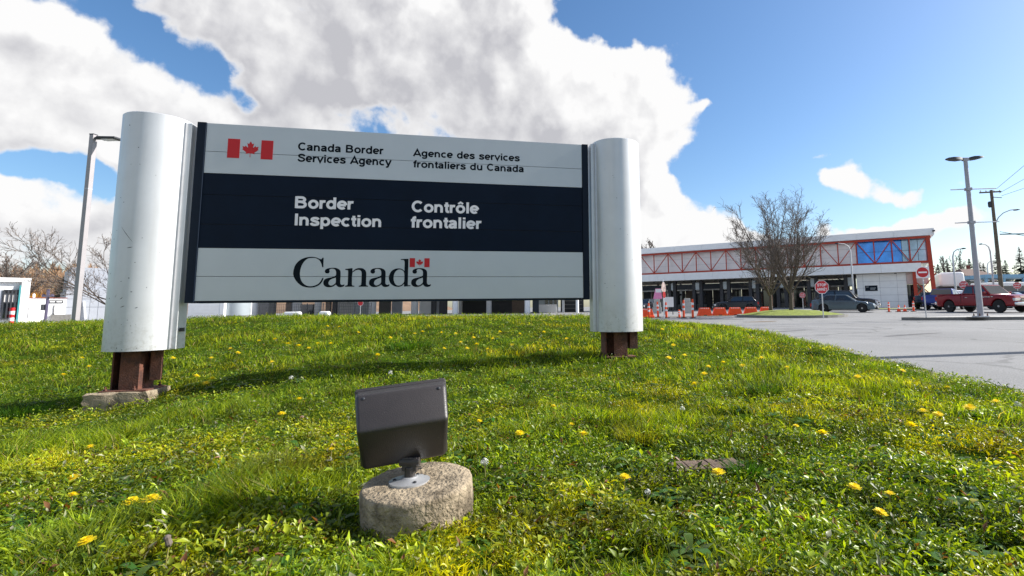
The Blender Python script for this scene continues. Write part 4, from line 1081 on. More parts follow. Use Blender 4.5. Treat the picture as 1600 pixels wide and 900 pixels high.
# booths and pillars under the canopy
for (p0, p1) in ((1045, 1053), (1083, 1094), (1126, 1137), (1171, 1182), (1214, 1226), (1262, 1274), (1320, 1333)):
    a, b = s_of(p0, 1.5), s_of(p1, 1.5)
    for s in (a, b): MB().b2((s - .22, -1.9, 0.), (s + .22, -1.3, 4.398)).build('pillar', 'dark_wall', bld)
    lo, hi = min(a, b), max(a, b)
    MB().b2((lo + .24, -1.6, 3.05), (hi - .24, -1.4, 4.1)).build('lane_sign', 'tank_grey', bld)
    MB().b2((lo - .25, -3.4, 0.02), (hi + .25, -1.95, .95)).build('booth_base', 'concrete_dark', bld)
    MB().b2((lo - .2, -3.3, .95), (hi + .2, -2.0, 2.3)).build('booth_window', 'glass_store', bld)
    MB().b2((lo - .35, -3.5, 2.3), (hi + .35, -1.92, 2.55)).build('booth_roof', 'dark_wall', bld)
    for s in (lo - .2, (lo + hi) / 2, hi + .2): MB().b2((s - .04, -1.99, .95), (s + .04, -1.93, 2.3)).build('booth_mullion', 'dark_wall', bld)
MB().b2((8.4, -8.2, 3.35), (46, -8, 4.15)).build('header', 'blue_dark', bld)
MB().b2((8.4, -8.15, 3.12), (46, -7.95, 3.33)).build('header_trim', 'white_paint', bld)
b = MB()
for i in range(24):
    s0 = 9 + i * 1.55
    m = ['glass_store', 'dark_wall', 'glass_dark', 'brown_wall', 'glass_store', 'house_white', 'dark_wall'][(i * 5 + i // 3) % 7]
    MB().b2((s0 + .03, -12.0, 0), (s0 + 1.52, -11.9, 3.6)).build('back_panel', m, bld)
for i in range(9): MB().b2((10 + i * 3.9, -9, 0), (10.3 + i * 3.9, -8.7, 4.39)).build('inner_pillar', ['white_paint', 'brown_wall', 'dark_wall'][i % 3], bld)
# right ground floor
VS = [s_of(p, .6) for p in (1337, 1347, 1373, 1400, 1415)]
ZS = [0.03, .95, 1.75, 2.65, 3.45, 4.38]
for i in range(4):
    for j in range(5):
        MB().b2((VS[i + 1] + .012, -.66, ZS[j] + .012), (VS[i] - .012, -.6, ZS[j + 1] - .012)).build('wall_panel', 'panel_white', bld)
MB().b2((VS[4], -13, 0), (VS[0], -.68, 4.39)).build('wall', 'panel_grey', bld)
pl0, pl1 = s_of(1369, .55), s_of(1349.5, .55)
pq = MB().b2((pl0, -.6, 2.28), (pl1, -.55, 2.95)).build('plaque', 'frame_navy', bld)
lt = MB()
for i, (a_, b2_) in enumerate(((.10, .30), (.42, .86), (.42, .8))): lt.b2((pl1 - (pl1 - pl0) * b2_, -.548, 2.78 - .14 * i - .03), (pl1 - (pl1 - pl0) * a_, -.545, 2.78 - .14 * i + .03))
lt.build('plaque_text', 'tank_grey', pq)
MB().b2((.6, -3.0, 0), (VS[4] - .02, -2.9, 3.0)).build('storefront', 'glass_dark', bld)
for i in range(5): MB().b2((.6 + i * .42, -2.9, 0), (.66 + i * .42, -2.84, 3.0)).build('storefront_mullion', 'dark_wall', bld)
mat('panel_red_reflection', (.62, .50, .48), .4, .1, .08, 1.)  # white panel tinted pink: the reflected red is painted into its colour
MB().b2((.3, -3, 3.02), (VS[4] - .02, -.62, 4.39)).build('upper_panel', 'panel_red_reflection', bld)
MB().bar((s_of(1428), 0, ZB - .12), (s_of(1428), 0, 0), .36, .36, (0, 1, 0)).build('steel_leg', 'steel_red', bld)
MB().bar((.1, 0, 8.62), (-.12, .1, 0), .42, .42, (0, 1, 0)).build('steel_leg', 'steel_red', bld)
for (z0, z1) in ((1.6, 4.2),): MB().bar((s_of(1428) - .1, 0, z1 - 2.6), (-.4, .05, z1 - 0), .10, .10, (0, 1, 0)).build('brace', 'steel_red', bld)
MB().bar((s_of(1428) - .1, 0, 3.2), (-.5, .05, .9), .10, .10, (0, 1, 0)).build('brace', 'steel_red', bld)
MB().bar((s_of(1428) - .18, 0, 4.5), (-.35, .05, 5.0), .12, .2, (0, 1, 0)).build('brace', 'steel_red', bld)
MB().b2((-3.4, -9, 2.65), (-.9, -2.5, 4.35)).build('annex', 'panel_white', bld, bevel=.35, seg=4)
MB().b2((-3.3, -9, 0), (-.8, -3, 2.64)).build('annex_base', 'dark_wall', bld)
for i in range(5): MB().b2((-3.35, -3, .35 + i * .48), (-.85, -2.75, .5 + i * .48)).build('louvre', 'brown_wall', bld)
MB().box((-.5, .6, 9.1), (.25, .5, .14)).build('camera', 'lamp_dark', bld)

# the lower canopy on round columns seen under the sign panel
ca = thing('vehicle_canopy', 'low canopy on pale round columns seen through the gap under the sign', 'canopy', (lotpt(600, 66).x, 66, 0))
ox = ca.location.x
def cx_(px, Y): return lotpt(px, Y).x - ox
MB().b2((cx_(395, 66), -1, 3.5), (cx_(915, 66), 14, 4.3)).build('roof', 'fascia_grey', ca)
for px, w, m in ((395, .55, 'white_paint'), (497, .42, 'concrete'), (413, .0, ''), (582, .45, 'concrete'), (648, .45, 'concrete'), (711.5, .38, 'panel_white'), (764, .34, 'concrete'), (824, .36, 'panel_white'), (902, .2, 'panel_white')):
    if w: MB().lathe([(w, 0), (w, 3.5)], 16, (cx_(px, 66), 0, 0)).build('column', m, ca, smooth=True)
for px, w, m in ((424, .4, 'concrete_dark'), (450, .3, 'brown_wall'), (512, .3, 'brown_wall'), (522, .25, 'dark_wall'), (677, .3, 'dark_wall'), (692, .5, 'dark_wall'), (719, .2, 'concrete'), (880, .15, 'galv')):
    MB().b2((cx_(px, 70) - w, 4, 0), (cx_(px, 70) + w, 4.5, 3.5)).build('pillar', m, ca)
for p0, p1, m, z in ((402, 425, 'glass_store', 3.4), (455, 470, 'house_white', 3.4), (470, 495, 'glass_dark', 1.6), (527, 552, 'house_white', 3.4), (552, 578, 'tank_grey', 2.2), (592, 610, 'concrete_dark', 3.4), (612, 628, 'panel_grey', 3.4),
                     (655, 676, 'panel_white', 2.9), (680, 691, 'panel_grey', 3.4), (722, 760, 'black', 3.4), (766, 800, 'dark_wall', 3.4), (800, 824, 'brown_wall', 3.4), (832, 842, 'blue_dark', 3.4), (842, 872, 'tank_grey', 3.4), (876, 912, 'dark_wall', 3.4)):
    MB().b2((cx_(p0, 76), 10, 0), (cx_(p1, 76), 10.3, z)).build('back_panel', m, ca)
for p0, p1 in ((852, 856), (859, 863), (866, 870)): MB().b2((cx_(p0, 75.8), 9.8, 1.2), (cx_(p1, 75.8), 9.95, 2.6)).build('window', 'glass_dark', ca)
for i in range(5): MB().b2((cx_(878, 75), 9.4, .5 + i * .55), (cx_(910, 75), 9.5, .62 + i * .55)).build('slat', 'concrete_dark', ca)
MB().b2((cx_(842, 73), 7, 0), (cx_(870, 73), 7.4, 1.15)).build('barrier', 'white_paint', ca)

wf = thing('mesh_fence', 'dark wire mesh fence between the round canopy columns', 'fence', (lotpt(405, 63).x, 63, 0))
ln_ = lotpt(580, 63).x - wf.location.x
for i in range(8): MB().tube([(ln_ * i / 7, 0, 0), (ln_ * i / 7, 0, 1.6)], .05, 6).build('post', 'lamp_dark', wf)
w_ = MB()
for i in range(60): w_.bar((ln_ * i / 60, .02, .1), (ln_ * i / 60, .02, 1.5), .02, .02)
for i in range(5): w_.bar((0, .02, .1 + .35 * i), (ln_, .02, .1 + .35 * i), .02, .02, (0, 1, 0))
w_.build('mesh', 'lamp_dark', wf)
gd_ = thing('roller_door_wall', 'white ribbed roller door wall just right of the left column', 'garage', (lotpt(322, 58).x, 58, 0))
a_, b__ = lotpt(293, 58).x - gd_.location.x, lotpt(349, 58).x - gd_.location.x
MB().b2((a_, .1, 0), (b__, 5, 4)).build('wall', 'panel_white', gd_)
for i in range(8): MB().b2((a_ + .05, 0, .15 + i * .38), (b__ - .5, .09, .50 + i * .38)).build('slat', 'panel_white', gd_)
tk = thing('storage_tank', 'pale blue grey rounded tank between roller door and white post', 'tank', (lotpt(369, 60).x, 60, 0))
MB().lathe([(1.42, 0), (1.45, .1), (1.45, 3.0), (1.2, 3.3), (.1, 3.5)], 32).build('shell', 'tank_grey', tk, smooth=True)
MB().lathe([(1.47, .02), (1.47, .25)], 32).build('band', 'concrete_dark', tk)

# ------------------------------------------------------------------ buildings at the left
def facing(px, Y): return -math.atan((px - XC) / F)
def along(o):
    c, s_, x0, y0 = math.cos(o.rotation_euler.z), math.sin(o.rotation_euler.z), o.location.x, o.location.y
    def f(px):
        k = (px - XC) / F; return (k * y0 - x0) / (c - k * s_)
    return f
wb = thing('white_office', 'white office block with dark tall window and teal edge at the far left', 'building', (lotpt(43, 38).x, 38, 0), facing(43, 38) + .06)
R_ = along(wb)
zt = at(20, 435, 38).z
MB().b2((R_(-120), .3, 0), (0, 14, zt - .25)).build('wall', 'white_paint', wb)
MB().b2((R_(-120), .0, zt - .3), (.05, 14, zt)).build('parapet', 'white_paint', wb)
MB().b2((R_(33.5), -.02, 0), (.03, .29, zt - .31)).build('corner_pier', 'white_paint', wb)
MB().b2((R_(30.5), -.05, -.1), (R_(33), .29, zt - .55)).build('teal_fin', 'teal', wb)
zw = at(20, 454, 38).z
MB().b2((R_(6), .1, .35), (R_(30.3), .28, zw)).build('window', 'glass_dark', wb)
for px in (7, 14, 20, 26, 30): MB().b2((R_(px) - .04, .02, .35), (R_(px) + .04, .1, zw)).build('mullion', 'lamp_dark', wb)
for z in (.4, 1.55, 2.2, zw): MB().b2((R_(6), .03, z - .035), (R_(30.3), .09, z + .035)).build('transom', 'lamp_dark', wb)
for p0, p1 in ((8, 13), (14.5, 19.5), (20.5, 25.5), (26.5, 29.5)): MB().b2((R_(p0), .085, 1.6), (R_(p1), .098, 2.15)).build('blind', 'house_white', wb)
MB().b2((R_(-60), .1, zw - 1.6), (R_(5), .28, zw)).build('window', 'panel_grey', wb)
rb = thing('striped_bollard', 'red and white striped bollard in front of the dark office window', 'bollard', (lotpt(20, 36.5).x, 36.5, 0))
for i in range(5): MB().lathe([(.13, i * .235), (.13, i * .235 + .235)], 14).build('band', 'ink_red' if i % 2 == 0 else 'white_paint', rb, smooth=True, loc=(0, 0, 0))
lw = thing('low_white_building', 'low white flat-roofed building with a dark strip sign', 'building', (lotpt(103, 46).x, 46, 0), facing(103, 46) + .06)
R_ = along(lw)
zt = at(75, 466.5, 46).z
MB().b2((R_(38), 0, 0), (0, 10, zt)).build('wall', 'white_paint', lw)
MB().b2((R_(38), -.06, zt), (.05, 10, zt + .06)).build('roof_edge', 'brick_red', lw)
MB().b2((R_(77.5), -.06, at(75, 474, 46).z), (R_(101), -.005, at(75, 469.5, 46).z)).build('sign_strip', 'lamp_dark', lw)
for p0, p1 in ((80, 88), (90.5, 99)): MB().b2((R_(p0), -.075, at(75, 472.6, 46).z), (R_(p1), -.062, at(75, 471, 46).z)).build('sign_light', 'white_paint', lw)
MB().b2((R_(86), -.1, .3), (R_(89), -.005, at(75, 490, 46).z)).build('meter_box', 'lamp_dark', lw)
MB().tube([(R_(87.5), -.05, .3), (R_(87.5), -.05, at(75, 477, 46).z)], .03, 6).build('conduit', 'lamp_dark', lw)
MB().tube([(R_(54.5), -.02, zt), (R_(54.5), .3, zt + .35)], .08, 8).build('vent', 'white_paint', lw)
MB().tube([(R_(47), -.3, .3), (R_(47), -.3, at(75, 481, 46).z)], .05, 6).build('pipe', 'lamp_dark', lw)
MB().b2((R_(41), -.3, at(75, 479, 46).z), (R_(47.5), -.02, at(75, 478, 46).z)).build('awning', 'lamp_dark', lw)
MB().b2((R_(84), -.45, .0), (R_(115), -.05, .62)).build('planter', 'concrete_dark', lw)
gb = thing('grey_clad_building', 'stepped grey metal clad warehouse behind the light lamp post', 'building', (lotpt(104, 52).x, 52, 0), facing(104, 52) + .05)
R_ = along(gb)
zs = [at(110, y, 52).z for y in (500, 480, 467, 453)]; z3 = at(112, 433, 52).z; z4 = at(135, 415, 52).z
MB().b2((0, .1, 0), (R_(240), 12, zs[3])).build('wall', 'panel_grey', gb)
MB().b2((R_(111), 2.1, zs[3]), (R_(240), 12, z4)).build('upper_wall', 'panel_grey', gb)
MB().b2((R_(107), 1.1, zs[3]), (R_(240), 2.05, z3)).build('middle_wall', 'panel_grey', gb)
for i in range(7):
    for j in range(3):
        x0 = R_(104 + i * 13); x1 = R_(104 + (i + 1) * 13)
        MB().b2((x0 + .015, .03, zs[j] + .02 if j else .02), (x1 - .015, .1, zs[j + 1] - .02)).build('wall_panel', 'panel_grey', gb)
MB().bar((R_(138), -.2, zs[0] + .1), (R_(133), -.2, at(135, 470, 52).z), .25, .12).build('leaning_board', 'white_paint', gb)

# ------------------------------------------------------------------ lamp posts and poles
def lamp_head(parent, name, x0, x1, z, w, th, m='lamp_dark', droop=0.):
    """flat tapering luminaire from the arm end x0 to its tip x1"""
    b = MB(); sg = 1 if x1 > x0 else -1; L = abs(x1 - x0)
    st = [(0, .25, .5), (.12, .55, .75), (.35, .95, 1.), (.7, 1., .8), (1., .75, .35)]
    P = []
    for (t, ww, hh) in st:
        x = x0 + sg * L * t; zz = z + droop * t
        P += [(x, -w / 2 * ww, zz - th / 2 * hh), (x, w / 2 * ww, zz - th / 2 * hh), (x, w / 2 * ww * .8, zz + th / 2 * hh), (x, -w / 2 * ww * .8, zz + th / 2 * hh)]
    f = [(0, 1, 2, 3), tuple(len(P) - 4 + k for k in (3, 2, 1, 0))]
    for i in range(len(st) - 1):
        for k in range(4): a, c = i * 4 + k, i * 4 + (k + 1) % 4; f.append((a, a + 4, c + 4, c))
    b.add(P, f); return b.build(name, m, parent, smooth=True)

p = lotpt(1531, 21.4); zt = at(1508, 248, 21.4).z - .13
tl = thing('twin_lamp_post', 'tall grey lamp post with two dark heads and thin side arms on the narrow island', 'lamp post', (p.x, p.y, .13))
MB().lathe([(.115, .06), (.112, .5), (.075, zt)], 12).build('pole', 'pole_grey', tl, smooth=True)
MB().box((0, 0, .03), (.42, .42, .05)).build('base_plate', 'galv', tl, bevel=.01)
me = MB().lathe([(.03, 0), (.03, .06), (.014, .07), (.014, .11)], 6).mesh('bolt', 'rust')
for a_, b_2 in ((-.16, -.16), (.16, -.16), (.16, .16), (-.16, .16)): inst('bolt', me, tl, (a_, b_2, .055))
MB().box((0, 0, -.0), (.75, .6, .03)).build('grout_pad', 'concrete_dark', tl)
MB().box((0, 0, zt - .03), (.26, .13, .14)).build('head_bracket', 'pole_grey', tl, bevel=.02)
lamp_head(tl, 'lamp_head', -.10, -.78, zt - .02, .34, .13, droop=.03); lamp_head(tl, 'lamp_head', .10, .72, zt + .0, .34, .13, droop=.05)
for y_, x0, x1 in ((295.5, 1476, 1547), (347.5, 1483, 1552)):
    z = at(1515, y_, 21.4).z - .13; xa = at(x0, y_, 21.4).x - p.x + .25; xb = at(x1, y_, 21.4).x - p.x + .25
    MB().box((0, 0, z), (.22, .2, .12)).build('arm_collar', 'pole_grey', tl, bevel=.01)
    MB().tube([(-.09, 0, z), (xa, 0, z - .02)], .022, 8).build('side_arm', 'galv', tl); MB().tube([(.09, 0, z), (xb, 0, z + .02)], .022, 8).build('side_arm', 'galv', tl)

p = lotpt(119, 17.5); zt = at(147, 211, 17.5).z
ll = thing('square_lamp_post', 'tall pale square lamp post with one flat head, left of the sign', 'lamp post', (p.x + .02, p.y, 0), math.radians(-4))
MB().prism([(-.078, -.078), (.078, -.078), (.078, .078), (-.078, .078)], 0, zt, 'z').build('pole', 'pole_light', ll, bevel=.012)
MB().b2((-.082, -.082, zt), (.082, .082, zt + .03)).build('cap', 'lamp_dark', ll)
MB().b2((-.08, -.08, zt - 1.95), (.08, .08, zt - 1.93)).build('joint', 'galv', ll)
MB().bar((.10, 0, zt - .12), (.30, 0, zt - .13), .08, .08).build('arm', 'lamp_dark', ll)
MB().box((.62, 0, zt - .15), (.72, .34, .085), Matrix.Rotation(math.radians(3), 3, 'Y')).build('lamp_head', 'lamp_dark', ll, bevel=.03)
MB().b2((.42, -.12, zt - .205), (.9, .12, zt - .195)).build('lens', 'headlight', ll)

p = lotpt(73, 43)
pp = thing('purple_lamp_post', 'slim dark purple post with a cross of fittings in front of the low white building', 'lamp post', (p.x, p.y, 0))
zt = at(75, 452, 43).z
MB().tube([(0, 0, 0), (0, 0, zt)], .10, 10).build('pole', 'pole_purple', pp)
MB().b2((-.38, -.1, at(75, 464, 43).z), (.38, .1, at(75, 461.5, 43).z)).build('cross_arm', 'pole_purple', pp)
for x in (-.36, .36): MB().lathe([(.05, -.12), (.13, -.06), (.13, .06), (.04, .14)], 10, (x, 0, at(75, 462, 43).z)).build('spotlight', 'pole_purple', pp)
MB().b2((-.28, -.22, 1.0), (-.08, .1, 1.5)).build('control_box', 'lamp_dark', pp)

p = lotpt(1566, 50); zt = at(1554, 297, 50).z
up = thing('utility_pole', 'brown wooden utility pole with crossarm and curved street light arm behind the red pickup', 'utility pole', (p.x + .1, p.y, 0))
MB().lathe([(.20, 0), (.13, zt)], 10).build('pole', 'wood_pole', up, smooth=True)
zc = at(1554, 300, 50).z
MB().bar((-1.05, .18, zc - .02), (1.05, .1, zc + .06), .10, .13).build('crossarm', 'wood_pole', up)
for x in (-.95, -.4, .4, .95): MB().lathe([(.05, 0), (.06, .06), (.03, .16)], 8, (x, .15, zc + .07)).build('insulator', 'house_white', up)
MB().bar((0, -.15, zc - .55), (.85, -.15, zc - .62), .06, .06).build('bracket', 'wood_pole', up)
zl = at(1560, 344, 50).z; zh = at(1598, 329, 50).z
MB().tube([(.12, 0, zl - .3), (.35, -.1, zl + .25), (.8, -.2, zh - .25), (1.4, -.3, zh), (2.0, -.35, zh + .08)], .05, 8).build('light_arm', 'galv', up, smooth=True)
lamp_head(up, 'lamp_head', 1.95, 2.6, zh + .08, .3, .14)
MB().lathe([(.10, 0), (.16, .1), (.16, .5), (.1, .6)], 10, (-.2, .1, zl + 1.3)).build('spool', 'lamp_dark', up)
for i, (y0, y1, sag) in enumerate(((289, 236, .0), (296, 262, .0), (300, 281, .0))):
    a_ = at(1557 + i * 4, y0 + 6, 50); e = at(1660, y1 - (y0 - y1) * .6, 44)
    t = MB().tube([a_, (a_ + e) / 2 - Vector((0, 0, .12)), e], .018, 5).build('overhead_wire', 'lamp_dark')
    tag(t, ['uppermost overhead wire running from the utility pole top to the upper right', 'middle overhead wire running from the utility pole top to the right', 'lowest thin overhead wire running from the pole crossarm to the right'][i], 'wire', 'overhead wires')
a_ = at(1562, 366, 50); e = at(1680, 352, 46)
tag(MB().tube([a_, (a_ + e) / 2 - Vector((0, 0, .35)), e], .06, 6).build('overhead_cable', 'lamp_dark'), 'thick black cable leaving the middle of the utility pole to the right', 'cable')
tag(MB().tube([at(1562, 362, 50), (at(1562, 361, 50) + at(1680, 372, 46)) / 2 - Vector((0, 0, .3)), at(1680, 372, 46)], .03, 6).build('overhead_cable', 'lamp_dark'), 'thin cable sagging below the thick cable right of the utility pole', 'cable')

def arm_lamp(px, Y, ytop, ax, label, m='galv'):
    p = lotpt(px, Y); zt = at(px, ytop, Y).z
    t = thing('arm_lamp_post', label, 'lamp post', (p.x, p.y, 0), 0, 'distant arm lamp posts')
    d = at(px + ax, ytop, Y).x - at(px, ytop, Y).x
    MB().tube([(0, 0, 0), (0, 0, zt - .9), (d * .12, 0, zt - .35), (d * .4, 0, zt - .08), (d * .8, 0, zt)], [.11, .08, .06, .05, .045], 8).build('pole', m, t, smooth=True)
    lamp_head(t, 'lamp_head', d * .75, d * 1.05, zt, .3, .16)
arm_lamp(1496, 55, 388.5, 20, 'thin pale lamp post with curved arm just left of the tall twin lamp post')
arm_lamp(1556, 60, 381, -15, 'dark lamp post with short arm between twin lamp post and utility pole', 'pole_grey')
arm_lamp(1549, 85, 408, 12, 'small distant lamp post with curved arm beside the house roof')
arm_lamp(1335, 58, 380, -22, 'thin pale lamp post with an arm in front of the blue glazing')

# a plain lamp post just outside the picture on the right whose shadow crosses the road
t = thing('lamp_post', 'plain lamp post beside the road outside the picture, its shadow crossing the asphalt', 'lamp post', (13.0, 9.05, 0))
MB().lathe([(.17, 0), (.13, 7.2)], 10).build('pole', 'pole_grey', t, smooth=True)
lamp_head(t, 'lamp_head', .0, .8, 7.2, .3, .13); MB().box((0, 0, .03), (.4, .4, .05)).build('base_plate', 'galv', t)
# ------------------------------------------------------------------ signs
def octagon(R): return [(R * math.cos(math.radians(22.5 + 45 * k)), R * math.sin(math.radians(22.5 + 45 * k))) for k in range(8)]
def stop_sign(px, Y, ytop, R, label, yaw=0., words=True, base=0.):
    p = lotpt(px, Y); t = thing('stop_sign', label, 'stop sign', (p.x, p.y, p.z + base), yaw, 'stop signs'); zc = at(px, ytop, Y).z - p.z - base - R
    MB().tube([(0, .03, 0), (0, .03, zc + R * .8)], .032, 8).build('post', 'galv', t)
    pl = MB().prism([(x, z + zc) for x, z in octagon(R)], 0, .012, 'y').build('plate', 'ink_white', t)
    MB().prism([(x, z + zc) for x, z in octagon(R * .93)], -.004, -.001, 'y').build('face', 'sign_red', t)
    if words:
        b = MB(); text_mb('STOP', -R * .62, zc + R * .10, R * .40, R * 1.24, b, .006); text_mb('ARRÊT', -R * .70, zc - R * .52, R * .38, R * 1.40, b, .006)
        b.build('lettering', 'ink_white', t)
    return t
stop_sign(1286, 27.0, 437.5, .37, 'large red octagonal stop sign on a thin post at the kerb of the grass island', -.10)
stop_sign(1255, 45, 456.5, .26, 'small red stop sign behind the bare tree, left of the large stop sign', -.2)
stop_sign(1509, 46, 438.5, .37, 'red stop sign standing behind the bed of the red pickup', -.4)
stop_sign(1593, 52, 440.5, .36, 'red stop sign at the far right edge behind the pickup bonnet', -.5)
stop_sign(563, 62, 469, .35, 'small red stop sign seen under the sign panel beside a canopy column', 0., False)
p = lotpt(1447, 22.1)
ne = thing('no_entry_sign', 'round red no entry sign on a white plate at the tip of the narrow island', 'road sign', (p.x - .02, p.y, .13), -.35)
zc = at(1441, 425.5, 22.1).z - .13
MB().tube([(0, .03, 0), (0, .03, zc + .2)], .024, 8).build('post', 'galv', ne)
MB().b2((-.25, 0, zc - .25), (.25, .012, zc + .25)).build('plate', 'ink_white', ne, bevel=.003)
MB().prism([(.215 * math.cos(a * math.pi / 18), zc + .215 * math.sin(a * math.pi / 18)) for a in range(36)], -.005, -.001, 'y').build('disc', 'sign_red', ne)
MB().b2((-.16, -.009, zc - .032), (.16, -.0055, zc + .032)).build('bar', 'ink_white', ne)
p = lotpt(1038, 30)
es = thing('edge_on_sign', 'red and white octagonal road sign seen almost edge-on on a white post by the tubes', 'road sign', (p.x, p.y, 0), math.radians(58))
zc = at(1038, 452, 30).z
MB().tube([(0, .03, -.2), (0, .03, zc + .55)], .035, 8).build('post', 'white_paint', es)
MB().prism([(x, z + zc + .1) for x, z in octagon(.34)], 0, .012, 'y').build('plate', 'house_pink', es)
MB().prism([(x, z + zc - .32) for x, z in octagon(.2)], -.02, -.005, 'y').build('lower_plate', 'sign_red', es)
p = lotpt(1045, 44)
wbd = thing('notice_board', 'white notice board on legs behind the orange tubes', 'board', (p.x, p.y, 0))
MB().b2((-.42, 0, .65), (.42, .04, 1.5)).build('panel', 'white_paint', wbd)
for x in (-.35, .35): MB().b2((x - .03, .04, 0), (x + .03, .09, 1.4)).build('leg', 'lamp_dark', wbd)
for px, Y, m, lb, top in ((1026.5, 52, 'pink', 'grey stacked concrete blocks topped by a pink sign under the inspection canopy', True), (1074, 50, 'concrete', 'grey stepped stack of concrete blocks under the inspection canopy, no sign on it', False)):
    p = lotpt(px, Y); t = thing('block_stack', lb, 'concrete blocks', (p.x, p.y, 0), 0, 'concrete block stacks')
    for k, (w, z0, z1) in enumerate(((.85, 0, .62), (.7, .63, 1.1), (.5, 1.11, 1.45))): MB().b2((-w / 2, -.3, z0), (w / 2, .3, z1)).build('block', 'concrete', t, bevel=.03)
    if top: MB().prism([(-.35, 1.46), (.55, 1.46), (.45, 2.5), (-.1, 2.5)], -.05, .05, 'y').build('sign_panel', 'pink', t); MB().b2((-.1, -.055, 2.1), (.5, -.051, 2.45)).build('sign_top', 'white_paint', t)

# ------------------------------------------------------------------ barriers, tubes, cones
def barrier_proto():
    t = thing('orange_barrier', '', 'barrier', (0, 0, 0), 0, 'orange plastic barriers'); w, h_ = .53, .58
    b = MB(); P = []
    for (z, hw, hd) in ((0, w, .22), (.10, w, .22), (.16, w - .04, .15), (h_ - .03, w - .15, .09), (h_, w - .17, .07)):
        P += [(-hw, -hd, z), (hw, -hd, z), (hw, hd, z), (-hw, hd, z)]
    f = [(3, 2, 1, 0), tuple(len(P) - 4 + k for k in range(4))]
    for i in range(4):
        for k in range(4): a, c = i * 4 + k, i * 4 + (k + 1) % 4; f.append((a, c, c + 4, a + 4))
    b.add(P, f); b.build('shell', 'orange', t, bevel=.018)
    for i in range(5): MB().b2((-.29 + i * .13, -.10, h_ - .075), (-.225 + i * .13, -.078, h_ - .018)).build('reflector', 'white_paint', t)
    MB().b2((-.12, -.235, .0), (.12, -.2, .07)).build('fork_slot', 'black', t)
    return t
bp = barrier_proto()
BPX = [(1009, 33, 'orange barrier at the left end by the right sign column'), (1100.5, 37.6, 'orange barrier furthest left of the row in front of the black suv'), (1124, 37.6, 'second orange barrier of the row, in front of the suv bonnet'), (1148, 37.6, 'third orange barrier of the row, in front of the suv door'),
       (1172.5, 37.6, 'fourth orange barrier of the row, in front of the suv tail'), (1197, 37.9, 'orange barrier at the right end of the row, beside the bare tree trunk')]
for i, (px, Y, lb) in enumerate(BPX):
    p = lotpt(px, Y)
    if i == 0: o = bp; o.location = p; o['label'] = lb
    else: o = dup(bp, p, rnd.uniform(-.05, .05), lb)
def tube_proto():
    t = thing('traffic_tube', '', 'traffic post', (0, 0, 0), 0, 'orange traffic tubes')
    MB().lathe([(.20, 0), (.20, .04), (.08, .06)], 12).build('base', 'black', t)
    MB().lathe([(.07, .04), (.062, .9), (.045, .93), (.055, 1.0), (.03, 1.03)], 12).build('tube', 'orange', t, smooth=True)
    for z in (.45, .72): MB().lathe([(.071, z), (.070, z + .12)], 12, capb=False, capt=False).build('band', 'white_paint', t, smooth=True)
    return t
tp = tube_proto()
TPX = [(1028, 33.5, 1., 'orange traffic tube standing left of the edge-on road sign'), (1041, 32, .95, 'orange traffic tube right beside the post of the edge-on road sign'), (1068, 31, 1.05, 'left of two tall leaning orange traffic tubes before the concrete blocks'), (1082, 30.5, 1.1, 'right of two tall leaning orange traffic tubes before the concrete blocks'),
       (1061, 32, .5, 'short faded traffic tube at the grass crest by the leaning tubes'), (1014, 32, .9, 'orange traffic tube at the end of the leftmost orange barrier'),
       (1388.5, 40, .75, 'slim orange tube on the left of the four cones before the white panel wall'), (1427, 40, .8, 'slim orange tube on the right of the four cones before the white panel wall')]
for i, (px, Y, sc, lb) in enumerate(TPX):
    p = lotpt(px, Y)
    o = tp if i == 0 else dup(tp, p, 0, lb)
    o.location = p; o['label'] = lb; o.scale = (1, 1, sc); o.rotation_euler = (rnd.uniform(-.03, .03), rnd.uniform(-.05, .02), 0)
def cone_proto():
    t = thing('traffic_cone', '', 'traffic cone', (0, 0, 0), 0, 'traffic cones')
    MB().box((0, 0, .02), (.36, .36, .04)).build('base', 'black', t, bevel=.01); MB().lathe([(.14, .04), (.03, .52), (.02, .54)], 14).build('cone', 'orange', t, smooth=True)
    MB().lathe([(.098, .24), (.072, .36)], 14, capb=False, capt=False).build('band', 'white_paint', t, smooth=True); return t
cp = cone_proto(); 
for i, (px, lb) in enumerate(((1404, 'left one of two short orange cones between the slim tubes by the white wall'), (1413.5, 'right one of two short orange cones between the slim tubes by the white wall'))):
    p = lotpt(px, 40); o = cp if i == 0 else dup(cp, p, 0, lb); o.location = p; o['label'] = lb
pts = [lotpt(1362, 50), lotpt(1440, 47), lotpt(1440, 50), lotpt(1372, 53)]
vg = sheet('grass_verge', [(q.x, q.y) for q in pts], .06, 'verge'); tag(vg, 'strip of grass below the white panel wall', None)

